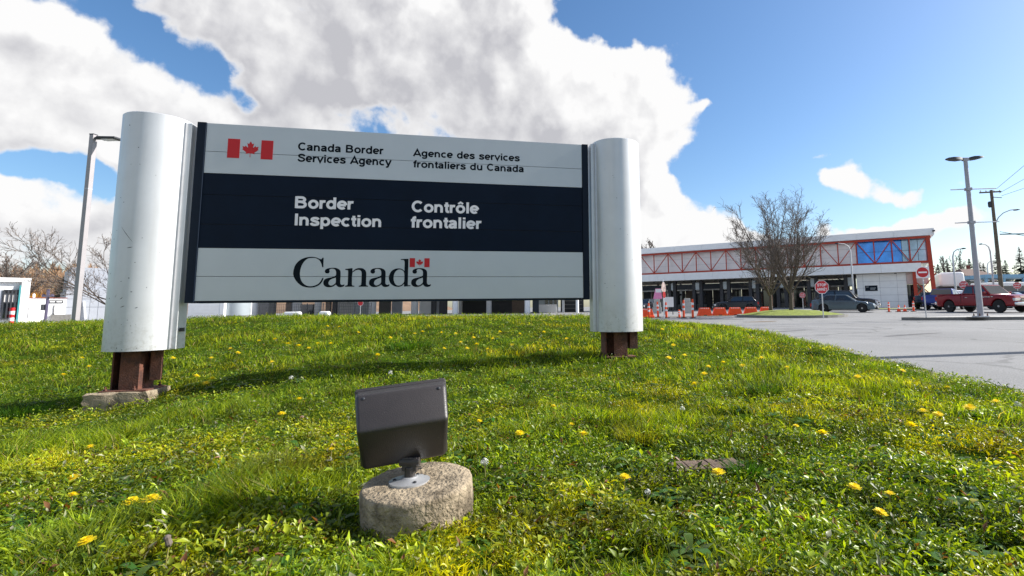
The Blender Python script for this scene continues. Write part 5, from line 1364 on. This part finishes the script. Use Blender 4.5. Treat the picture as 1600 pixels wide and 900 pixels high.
# ------------------------------------------------------------------ vehicles (local x forward, z up)
def car(name, label, cat, px, Y, heading, paint, L, W, top, cab, wheels, zb=.24, group='parked vehicles', wins=((.05, .46), (.51, .95)), rimm='wheel_alloy', bed=None, chrome=False, tail=True, tail_w=.16):
    """top: (x, z) line of bonnet, belt and boot; cab: x at front base, front top, rear top, rear base, roof z"""
    p = lotpt(px, Y); t = thing(name, label, cat, p, heading, group); h2 = L / 2
    xw = wheels[:2]; R = wheels[2]; Ra = R * 1.16
    xs = sorted(set([-h2, -h2 + .03, -h2 + .1, -h2 + .25, h2 - .25, h2 - .1, h2 - .03, h2] + [x for x, _ in top] + list(np.linspace(-h2 + .3, h2 - .3, 12)) + [w + Ra * math.cos(a) for w in xw for a in np.linspace(0, math.pi, 11)]))
    xs = [x for i, x in enumerate(xs) if i == 0 or x - xs[i - 1] > 1e-3]
    tx = [q[0] for q in top]; tz = [q[1] for q in top]
    b = MB(); rings = []
    for x in xs:
        e = max(0., (abs(x) - (h2 - .35)) / .35); w = W / 2 * (1 - .02 * abs(x / h2)) - .17 * W / 2 * e ** 2.2
        zt = float(np.interp(x, tx, tz)); zl = zb + .10 * e * e
        for w_ in xw:
            if abs(x - w_) < Ra: zl = max(zl, R + math.sqrt(max(Ra ** 2 - (x - w_) ** 2, 0)))
        zl = min(zl, zt - .12)
        prof = [(w - .05, 0.), (w, .10), (w + .0, .45), (w - .02, .68), (w - .035, .86), (w - .10, .965), (w - .22, 1.0)]
        ring = [(x, y, zl + (zt - zl) * f) for y, f in prof] + [(x, -y, zl + (zt - zl) * f) for y, f in prof[::-1]]
        rings.append(ring)
    n = len(rings[0]); vs = [q for r in rings for q in r]; fs = []
    for i in range(len(rings) - 1):
        for k in range(n): a, c = i * n + k, i * n + (k + 1) % n; fs.append((a, c, c + n, a + n))
    fs += [tuple(range(n)), tuple((len(rings) - 1) * n + k for k in range(n))[::-1]]
    b.add(vs, fs); b.build('body', paint, t, smooth=True, autosm=28)
    MB().b2((-h2 + .3, -W / 2 + .16, zb + .02), (h2 - .3, W / 2 - .16, .62)).build('underbody', 'black', t)
    # cabin
    xf, xft, xrt, xr, zr = cab; zf = float(np.interp(xf, tx, tz)) - .03; zk = float(np.interp(xr, tx, tz)) - .03
    wb = W / 2 - .09; wt_ = W / 2 - .24
    C = [Vector(q) for q in ((xf, wb, zf), (xf, -wb, zf), (xft, wt_, zr - .02), (xft, -wt_, zr - .02), (xrt, wt_, zr), (xrt, -wt_, zr), (xr, wb, zk), (xr, -wb, zk))]
    cb_ = MB(); cb_.add(C, [(0, 1, 3, 2), (2, 3, 5, 4), (4, 5, 7, 6), (0, 2, 4, 6), (1, 7, 5, 3), (0, 6, 7, 1)])
    cb_.build('cabin', paint, t, bevel=.06, seg=3)
    def quad(a, b_, c, d, m, nm, off=.012, u0=.05, u1=.95, v0=.08, v1=.92):
        def P(u, v): return (a * (1 - u) + b_ * u) * (1 - v) + (d * (1 - u) + c * u) * v
        nrm = (b_ - a).cross(d - a).normalized()
        if nrm.dot((a + c) / 2 - Vector((0, 0, .8))) < 0: nrm = -nrm
        q = [P(u, v) + nrm * off for u, v in ((u0, v0), (u1, v0), (u1, v1), (u0, v1))]; q2 = [v - nrm * .03 for v in q]
        MB().add(q + q2, [(0, 1, 2, 3), (0, 4, 5, 1), (1, 5, 6, 2), (2, 6, 7, 3), (3, 7, 4, 0)]).build(nm, m, t)
    quad(C[0], C[1], C[3], C[2], 'glass_dark', 'windscreen'); quad(C[7], C[6], C[4], C[5], 'glass_dark', 'rear_window')
    for s in (0, 1):
        A_, B_, T1, T0 = (C[6], C[0], C[2], C[4]) if s == 0 else (C[7], C[1], C[3], C[5])
        for (u0, u1) in wins: quad(A_, B_, T1, T0, 'glass_dark', 'side_window', u0=u0, u1=u1, v0=.10, v1=.86)
    # wheels
    tm = MB(); n_ = 24
    tm.lathe([(R * .62, -.11), (R * .93, -.115), (R, -.07), (R, .07), (R * .93, .115), (R * .62, .11)], n_)
    tyre = tm.mesh('wheel', 'rubber'); rm = MB(); rm.lathe([(R * .60, 0), (R * .62, .105), (R * .55, .11)], n_, capb=True, capt=False)
    for k in range(6):
        a = k * math.pi / 3; rm.bar((.05 * math.cos(a), .05 * math.sin(a), .095), (R * .58 * math.cos(a), R * .58 * math.sin(a), .09), .075, .03)
    rm.lathe([(.07, .08), (.07, .115)], 10); rim = rm.mesh('rim', rimm); hub = MB().lathe([(R * .57, .03), (R * .57, .035)], n_).mesh('hub', 'black')
    for w_ in xw:
        for s in (1, -1):
            wo_ = inst('wheel', tyre, t, (w_, s * (W / 2 - .13), R), (math.radians(-90 * s), 0, 0)); inst('rim', rim, wo_); inst('hub', hub, wo_, (0, 0, .0))
    # lamps, bumpers, grille, mirrors, seams
    zh = float(np.interp(h2 - .15, tx, tz)); zr_ = float(np.interp(-h2 + .1, tx, tz))
    for s in (1, -1):
        MB().b2((h2 - .30, s * (W / 2 - .52), zh - .27), (h2 - .015, s * (W / 2 - .075), zh - .07)).build('headlight', 'headlight', t, bevel=.035)
        if tail: MB().b2((-h2 - .005, s * (W / 2 - .30), zr_ - .42), (-h2 + tail_w, s * (W / 2 - .095), zr_ - .14)).build('tail_light', 'taillight', t, bevel=.02)
        MB().box((xf - .28, s * (W / 2 + .07), zf + .14), (.12, .20, .15)).build('mirror', paint, t, bevel=.03)
        dx = [xf - .18, (xf + xr) / 2, xr + .25] if len(wins) > 1 else [xf - .18, xr + .1]
        for x in dx: MB().b2((x - .006, s * (W / 2 - .03) - .008, zb + .2), (x + .006, s * (W / 2 - .005) + .004, zf - .08)).build('door_seam', 'black', t)
        for x in dx[1:]: MB().b2((x + .08, s * (W / 2 - .03) - .01, zf - .17), (x + .26, s * (W / 2) + .012, zf - .13)).build('door_handle', paint if not chrome else 'chrome', t, bevel=.008)
    MB().b2((h2 - .06, -W / 2 + .55, zb + .28), (h2 + .012, W / 2 - .55, zh - .10)).build('grille', 'black', t, bevel=.02)
    for x_ in (h2 + .072, -h2 - .085): MB().b2((x_ - .012, -.17, zb + .12), (x_ + .012, .17, zb + .25)).build('plate', 'house_white', t)
    bm_ = 'chrome' if chrome else 'black'
    MB().b2((h2 - .16, -W / 2 + .10, zb + .05), (h2 + .07, W / 2 - .10, zb + .27)).build('bumper', bm_, t, bevel=.05, seg=3)
    MB().b2((-h2 - .07, -W / 2 + .10, zb + .12), (-h2 + .12, W / 2 - .10, zb + .34)).build('bumper', bm_, t, bevel=.05, seg=3)
    return t
SEDAN = [(-2.3, .72), (-2.22, 1.0), (-1.6, 1.06), (-.6, .98), (.75, .95), (1.7, .82), (2.15, .70), (2.3, .52)]
SUV = [(-2.35, .85), (-2.3, 1.12), (-1.2, 1.10), (.8, 1.08), (1.85, 1.0), (2.25, .86), (2.35, .62)]
PICK = [(-2.95, 1.0), (-2.9, 1.27), (-.75, 1.29), (-.7, 1.26), (1.25, 1.22), (2.2, 1.19), (2.75, 1.10), (2.95, .75)]
# the red pickup
tr = car('red_pickup', 'dark red crew cab pickup with chrome grille parked at the right edge', 'pickup truck', 1537, 36, math.radians(-78), 'truck_red', 5.9, 2.02, PICK, (1.32, .62, -.52, -.80, 1.90), (1.85, -1.78, .42), .42, wins=((.06, .42), (.47, .93)), chrome=True)
for i in range(3): MB().b2((2.96, -.52, .66 + i * .13), (2.99, .52, .70 + i * .13)).build('grille_bar', 'chrome', tr)
MB().b2((2.955, -.03, .62), (3.0, .03, 1.02)).build('grille_bar', 'chrome', tr)
MB().b2((2.92, -.58, 1.0), (2.985, .58, 1.07)).build('grille_surround', 'chrome', tr, bevel=.015)
MB().b2((-2.85, -.80, 1.24), (-.85, .80, 1.275)).build('bed_cover', 'black', tr)
for s in (1, -1):
    MB().b2((-2.9, s * .93 - .05, 1.255), (-.78, s * .93 + .05, 1.30)).build('bed_rail', 'truck_red', tr)
    MB().b2((-.80, s * 1.005 - .01, .62), (-.785, s * 1.005 + .004, 1.2)).build('bed_seam', 'black', tr)
    b = MB(); b.b2((.72, s * 1.0 - .012, 1.02), (1.35, s * 1.0 + .008, 1.075)); b.build('name_badge', 'chrome', tr, bevel=.006)
    MB().b2((1.42, s * 1.0 - .012, 1.03), (1.56, s * 1.0 + .008, 1.08)).build('name_badge', 'chrome', tr, bevel=.006)
    MB().b2((2.0 - 3.7, s * .99, .40), (1.3, s * 1.05, .46)).build('side_step', 'black', tr)
car('sedan', 'slate blue grey sedan facing right in front of the inspection building', 'car', 1318, 41.5, math.radians(-33), 'paint_slate', 4.7, 1.80, SEDAN, (1.0, .25, -1.05, -1.85, 1.43), (1.38, -1.36, .33), .2)
car('black_suv', 'black pickup style suv with pale headlamps parked behind the slate sedan', 'suv', 1322, 47, math.radians(-36), 'paint_black', 5.3, 1.95, [(a * 1.1, b + .08) for a, b in SUV], (1.05, .45, -1.9, -2.3, 1.86), (1.62, -1.55, .40), .36, chrome=True)
car('dark_suv', 'black suv facing left at the gate, seen over the orange barriers', 'suv', 1149, 58, math.radians(180 - 8), 'paint_black', 4.8, 1.9, SUV, (.95, .25, -1.75, -2.15, 1.62), (1.42, -1.42, .36), .28)
car('dark_hatchback', 'dark car with pale windscreen beside the right sign column', 'car', 1008, 60, math.radians(-120), 'paint_black', 4.4, 1.8, SUV, (.9, .2, -1.6, -2.0, 1.6), (1.3, -1.3, .34), .26)
car('blue_pickup', 'bright blue pickup seen from behind next to the red pickup', 'pickup truck', 1476, 45, math.radians(40), 'paint_blue', 5.6, 1.95, PICK, (1.2, .5, -.4, -.75, 1.82), (1.75, -1.75, .40), .40)
car('navy_pickup', 'dark navy pickup seen from behind, left of the blue pickup', 'pickup truck', 1459, 49, math.radians(42), 'paint_navy', 5.5, 1.95, PICK, (1.2, .5, -.4, -.75, 1.6), (1.75, -1.75, .40), .40)
car('white_suv', 'white suv parked behind the bed of the red pickup', 'suv', 1497, 49, math.radians(-60), 'paint_white', 4.7, 1.9, SUV, (.95, .3, -1.75, -2.1, 1.76), (1.42, -1.42, .36), .28)
car('silver_car', 'silver car behind the bonnet of the red pickup', 'car', 1585, 44, math.radians(-55), 'paint_silver', 4.7, 1.8, SEDAN, (1.0, .25, -1.05, -1.85, 1.45), (1.38, -1.36, .33), .22)
car('dark_wagon', 'dark car at the far right edge behind the red pickup', 'car', 1606, 49, math.radians(-50), 'paint_slate', 4.7, 1.85, SUV, (.95, .3, -1.75, -2.1, 1.62), (1.42, -1.42, .36), .28)
car('white_car', 'white car parked beyond the white suv, left of the far house', 'car', 1488, 66, math.radians(-60), 'paint_white', 4.7, 1.8, SEDAN, (1.0, .25, -1.05, -1.85, 1.5), (1.38, -1.36, .33), .22)
for px_, Y_, w_, lb in ((458, 50, .8, 'low rounded white concrete block at the grass crest beneath the sign, the wider one'), (508, 52, .5, 'low rounded white concrete block at the grass crest beneath the sign, the narrower one')):
    p = lotpt(px_, Y_); o = MB().b2((-w_, -.3, 0), (w_, .3, .62)).build('white_block', 'white_paint', None, bevel=.18, seg=4); o.location = p; tag(o, lb, 'concrete block', 'white concrete blocks')

# ------------------------------------------------------------------ far right: house, blue canopy, long white roof
p = lotpt(1532, 110); hz = lambda y, Y=110: at(1530, y, Y).z
hs = thing('house', 'two storey house with brown hipped roof among dark conifers at the far right', 'house', (p.x, p.y, 0))
hw = 2.9
MB().b2((-hw, 0, 0), (hw, 7, hz(431))).build('wall', 'house_white', hs)
MB().b2((-.2, -.8, 0), (hw + .6, -.01, hz(433))).build('front_wing', 'house_pink', hs)
def hip(x0, x1, y0, y1, z0, z1, nm): 
    xm0, xm1, ym = x0 + (x1 - x0) * .3, x1 - (x1 - x0) * .3, (y0 + y1) / 2
    MB().add([(x0, y0, z0), (x1, y0, z0), (x1, y1, z0), (x0, y1, z0), (xm0, ym, z1), (xm1, ym, z1)], [(0, 1, 5, 4), (1, 2, 5), (2, 3, 4, 5), (3, 0, 4), (3, 2, 1, 0)]).build(nm, 'roof_brown', hs)
hip(-hw - .6, hw + .8, -1.3, 7.6, hz(431) + .01, hz(418.5), 'roof')
MB().box((1.2, 4, hz(417)), (.5, .5, 1.3)).build('chimney', 'brick_red', hs)
for x, z, w in ((-2.2, 434, 1.0), (-2.2, 441, 1.0), (.6, 437, .9), (2.0, 437, .9)):
    f_ = MB().b2((x - w / 2, -.84 if x > 0 else -.04, hz(z) - .9), (x + w / 2, -.8 if x > 0 else 0.02, hz(z) + .4)).build('window', 'white_paint', hs)
    MB().b2((x - w / 2 + .1, -.86 if x > 0 else -.06, hz(z) - .8), (x + w / 2 - .1, -.841 if x > 0 else -.041, hz(z) + .3)).build('pane', 'glass_dark', f_)
p = lotpt(1575, 78); bc = thing('blue_canopy', 'flat pale blue canopy on posts at the far right behind the utility pole', 'canopy', (p.x, p.y, 0)); z1 = at(1575, 428.5, 78).z; z0 = at(1575, 434, 78).z
xa = lotpt(1544, 78).x - p.x; xb = lotpt(1640, 78).x - p.x
MB().b2((xa, 0, z0), (xb, 6, z1)).build('roof', 'canopy_blue', bc)
for x in (xa + .3, xa + 3, xa + 6, xb - .4): MB().b2((x - .15, .1, 0), (x + .15, .4, z0 - .003)).build('post', 'canopy_blue', bc)
for i in range(6): MB().b2((xa + 1 + i * 1.5, 6.5, 0), (xa + 2.3 + i * 1.5, 6.6, z0 - .2)).build('back_panel', ['brown_wall', 'glass_dark', 'house_white'][i % 3], bc)
p = lotpt(1572, 68); tb = thing('white_trailer', 'long white trailer roof over dark windows behind the red pickup', 'trailer', (p.x, p.y, 0)); z1 = at(1575, 441, 68).z; z0 = at(1575, 447, 68).z
xa = lotpt(1546, 68).x - p.x; xb = lotpt(1630, 68).x - p.x
MB().b2((xa, 0, z0), (xb, 3, z1)).build('roof', 'white_paint', tb, bevel=.12)
MB().b2((xa + .1, .1, .5), (xb - .1, 2.9, z0 - .003)).build('body', 'glass_dark', tb)
for x in (xa + 1, xb - 1.5): MB().lathe([(.42, 0), (.42, .25)], 16).build('wheel', 'rubber', tb).matrix_local = Matrix.Translation((x, .0, .42)) @ Matrix.Rotation(math.pi / 2, 4, 'X')
p = lotpt(1296, 75); rw = thing('brick_wall_building', 'low red brick building seen beneath the canopy behind the stop sign', 'building', (p.x, p.y + 12, 0))
MB().b2((-4.5, 0, 0), (5.5, 5, 3.0)).build('wall', 'brick_red', rw); MB().b2((-4.6, -.1, 3.0), (5.6, 5.1, 3.15)).build('roof', 'white_paint', rw)

# ------------------------------------------------------------------ trees
def bare_tree(px, Y, H, spread, seed, label, base_z=0., nl=7, fork=.16, r0=.14, dens_=1.0, up=.75, group=None, tw=.011, name='bare_tree', pt=None):
    r = random.Random(seed); p = pt or lotpt(px, Y); t = thing(name, label, 'tree', (p.x, p.y, p.z + base_z), 0, group)
    tb_, lb, tg = MB(), MB(), MB(); zf = H * fork
    tb_.tube([(0, 0, -.1), (.02, .01, zf * .35), (.03, -.02, zf * .8), (.0, .0, zf * 1.25)], [r0 * 1.35, r0, r0 * .9, r0 * .7], 9)
    def path(p0, d, L, n, wob, lift):
        P = [Vector(p0)]; d = Vector(d).normalized()
        for i in range(n):
            d = (d + Vector((r.gauss(0, wob), r.gauss(0, wob), r.gauss(0, wob) + lift))).normalized(); P.append(P[-1] + d * L / n)
        return P, d
    def twig(p0, d, L):
        P, _ = path(p0, d, L, 3, .16, .10); tg.tube(P, [tw, tw * .85, tw * .7, tw * .45], 3, False)
    def side(d, ang):
        o = d.orthogonal().normalized(); o = Matrix.Rotation(r.random() * 6.283, 3, d) @ o; return (d * math.cos(ang) + o * math.sin(ang)).normalized()
    for i in range(nl):
        a = 6.283 * (i + r.uniform(-.3, .3)) / nl; el = (.50, .95, .62, .78, 1.05, .56, .88)[i % 7] * up * r.uniform(.85, 1.15)
        z0 = zf * r.uniform(.75, 1.25); L = (H - z0) * r.uniform(.72, 1.02) * (.50 + .50 * min(1, el / up))
        d0 = Vector((math.cos(a) * spread * (1.25 - el * .5), math.sin(a) * spread * (1.25 - el * .5), el))
        P, _ = path((0, 0, z0), d0, L, 9, .09, .075); R = [r0 * .48 * (1 - k / 9.6) + tw for k in range(10)]
        lb.tube(P, R, 6, False)
        for k in range(2, 10):
            for _ in range(max(1, int(round((1.6 if k < 9 else 2.5) * dens_)))):
                dd = (P[min(k + 1, 9)] - P[k - 1]).normalized(); l2 = L * r.uniform(.22, .42) * (1.15 - .075 * k)
                Q, _ = path(P[k], side(dd, r.uniform(.5, 1.0)), l2, 6, .13, .09); lb.tube(Q, [max(R[k] * .45 * (1 - j / 7), tw * 1.1) for j in range(7)], 4, False)
                for j in range(1, 7):
                    for _ in range(2 if r.random() < .65 * dens_ else 1):
                        d3 = (Q[min(j + 1, 6)] - Q[j - 1]).normalized(); d4 = side(d3, r.uniform(.4, .95)); l3 = l2 * r.uniform(.22, .5)
                        W_, dl_ = path(Q[j], d4, l3, 3, .14, .10); tg.tube(W_, [tw * 1.05, tw * .9, tw * .75, tw * .5], 3, False)
                        for _ in range(2):
                            q = r.randint(1, 3); twig(W_[q], side((W_[q] - W_[q - 1]).normalized(), r.uniform(.4, .9)), l3 * r.uniform(.35, .7))
    tb_.build('trunk', 'bark', t, smooth=True); c = lb.build('limbs', 'bark', t, smooth=True); tg.build('crown', 'twig', t)
    return t
bare_tree(1236, 31.5, 7.4, .50, 3, 'leafless spreading tree on the grass island, the nearer one with its trunk to the right', .25, 11, .16, .115, 1.0, .95, tw=.0085)
bare_tree(1204, 36, 8.0, .52, 8, 'leafless spreading tree on the grass island, the farther one with its trunk to the left', .25, 11, .16, .115, 1.0, .95, tw=.0085)
bare_tree(0, 30, 7.2, .95, 21, 'leafless tree with drooping branches behind the left sign column', -.1, 9, .2, .06, 1.0, .6, tw=.009, pt=Vector((at(178, 480, 30).x, 30, 0)))
bare_tree(10, 75, at(10, 384, 75).z, .5, 5, 'thin leafless tree rising above the white office at the far left', 0, 6, .35, .14, .55, .9, tw=.03)
bare_tree(34, 120, at(34, 408, 120).z, .6, 6, 'distant leafless tree standing above the brown wood', 0, 5, .35, .2, .45, .8, tw=.05)
for i, (px, yt) in enumerate(((1008, 383), (1018, 380), (1030, 378))): bare_tree(px, 125, at(px, yt, 125).z, .5, 30 + i, ['leafless treetop showing above the flat roof right beside the sign column', 'leafless treetop above the flat roof, middle of three', 'leafless treetop above the flat roof, furthest right and tallest of three'][i], 0, 5, .4, .2, .5, .8, tw=.05)
bare_tree(1484, 115, at(1482, 396, 115).z, .5, 41, 'tall leafless tree among the conifers left of the house', 0, 5, .4, .2, .5, .8, tw=.04)
bare_tree(1291, 95, 7, .6, 42, 'leafless tree seen beneath the canopy beside the stop sign', 0, 5, .3, .15, .5, .8, tw=.04)
mat('needle', (.022, .040, .020), .8, 0, .4, 1.2)
mat('needle_brown', (.045, .045, .025), .8, 0, .4, 1.2)
def conifer(px, Y, ytop, hw, seed, label, m='needle', group='conifers'):
    r = random.Random(seed); p = lotpt(px, Y); H = at(px, ytop, Y).z; t = thing('conifer', label, 'tree', (p.x, p.y, 0), 0, group)
    MB().tube([(0, 0, -.2), (0, 0, H * .97)], [H * .022, .03], 7).build('trunk', 'bark', t)
    b = MB()
    for k in range(330):
        u = r.random() ** .85; z = H * (.08 + .91 * u); R = (hw * (1 - u) ** .95 + .10) * (.45 + .75 * r.random() ** .7)
        a = r.random() * 6.283; dr = r.uniform(-.45, .12); ca, sa = math.cos(a), math.sin(a); w = .10 + .16 * R
        b.add([(0, 0, z), (R * .55 * ca - w * sa, R * .55 * sa + w * ca, z + dr * R * .5 - .05), (R * ca, R * sa, z + dr * R), (R * .55 * ca + w * sa, R * .55 * sa - w * ca, z + dr * R * .5 - .05)], [(0, 1, 2), (0, 2, 3)])
        for _ in range(3):
            q = r.uniform(.4, 1.); s = .12 + .10 * R; c = Vector((R * q * ca, R * q * sa, z + dr * R * q))
            b.add([c + Vector((r.uniform(-s, s), r.uniform(-s, s), r.uniform(-s, s * .5))) for _ in range(3)], [(0, 1, 2)])
    b.build('crown', m, t); return t
conifer(96, 90, 431, 3.6, 1, 'dark dense conifer between the brown wood and the grey clad building', 'needle_brown')
for i, (px, yt, hw, lb) in enumerate(((1471, 412, 2.2, 'small dark conifer just right of the red steel leg'), (1486, 404, 3.2, 'brownish conifer left of the tall twin lamp post'), (1507, 399, 3.6, 'tall dark conifer directly behind the twin lamp post left edge'), (1521, 403, 3.4, 'dark conifer between the twin lamp post and the house roof ridge'), (1533, 397, 3.8, 'tallest dark conifer behind the house roof'),
                                      (1543, 410, 3.2, 'lower dark conifer behind the right end of the house roof'), (1566, 391, 3.8, 'tall dark conifer behind the utility pole'), (1578, 405, 3.6, 'rounded dark conifer right of the utility pole'), (1602, 384, 4.2, 'dark conifer cut by the right picture edge'))):
    conifer(px, 125 + (i % 3) * 5, yt, hw, 50 + i, lb, 'needle_brown' if i in (1,) else 'needle')

def woods():
    """brown leafless wood on the rise at the left: one mass of stems and twigs over a low hill"""
    r = np.random.default_rng(3); n = 60000
    px = r.uniform(-260, 330, n); Y = r.uniform(120, 175, n); top = np.interp(px, [-260, 0, 30, 60, 120, 170, 330], [400, 418, 414, 411, 413, 418, 424]) + 5 * np.sin(px * .21) + 4 * np.sin(px * .53 + 1)
    X = (px - XC) / F * Y; ztop = EYE + (489 - top) / F * Y; u = r.random(n) ** .75
    Z = 1 + (ztop - 2.0) * u; L = r.uniform(.7, 2.4, n); w = r.uniform(.035, .085, n)
    a = r.uniform(0, 6.283, n); tl_ = r.normal(0, .85, n); D = np.c_[np.sin(tl_) * np.cos(a), np.sin(tl_) * np.sin(a), np.cos(tl_)]
    B = np.c_[X, Y, Z - L * .4]; S = np.c_[np.cos(a + 1.57), np.sin(a + 1.57), 0 * a]
    P = np.zeros((n, 3, 3)); P[:, 0] = B - S * w[:, None]; P[:, 1] = B + S * w[:, None]; P[:, 2] = B + D * L[:, None]
    t = r.random(n)[:, None]; c = np.array([.20, .105, .062]) * (1 - t) + np.array([.42, .29, .20]) * t
    yel = ((px > 42) & (px < 82) & (Z < .25 * ztop + 2.5) & (Y < 150)); c[yel] = np.array([.62, .28, .03]) * r.uniform(.6, 1.2, (yel.sum(), 1))
    C = np.repeat(c[:, None], 3, 1)
    o = colour_mesh('woods', P, [(0, 1, 2)], 3, C, leafmat('brown_twig', .9, .2, .1)); tag(o, 'brown leafless wood rising behind the white buildings at the left', None, None, 'stuff')
woods()
xs = np.linspace(-330, -60, 40); ys = np.linspace(128, 260, 20)
hl = grid_mesh('hill', xs, ys, lambda X, Y: -1 + 9.5 * np.clip((Y - 128) / 45, 0, 1) * np.clip((-60 - X) / 25, 0, 1) + .5 * np.sin(X * .2) * np.sin(Y * .15), 'hill')
def shrubs():
    r = np.random.default_rng(8); n = 9000
    X = r.uniform(20, 190, n); Y = r.uniform(128, 142, n); H = 2.6 + 1.3 * np.sin(X * .31) + .8 * np.sin(X * .83); Z = r.random(n) * H; s = r.uniform(.15, .5, n)
    P = np.c_[X, Y, Z][:, None, :] + r.normal(0, 1, (n, 3, 3)) * s[:, None, None]
    c = np.array([.030, .042, .020])[None] * r.uniform(.6, 1.6, (n, 1)); C = np.repeat(c[:, None], 3, 1)
    tag(colour_mesh('hedgerow', P, [(0, 1, 2)], 3, C, leafmat('far_leaf', .8, .2, .2)), 'dark distant hedgerow along the horizon behind the parked vehicles', None, None, 'stuff')
shrubs()
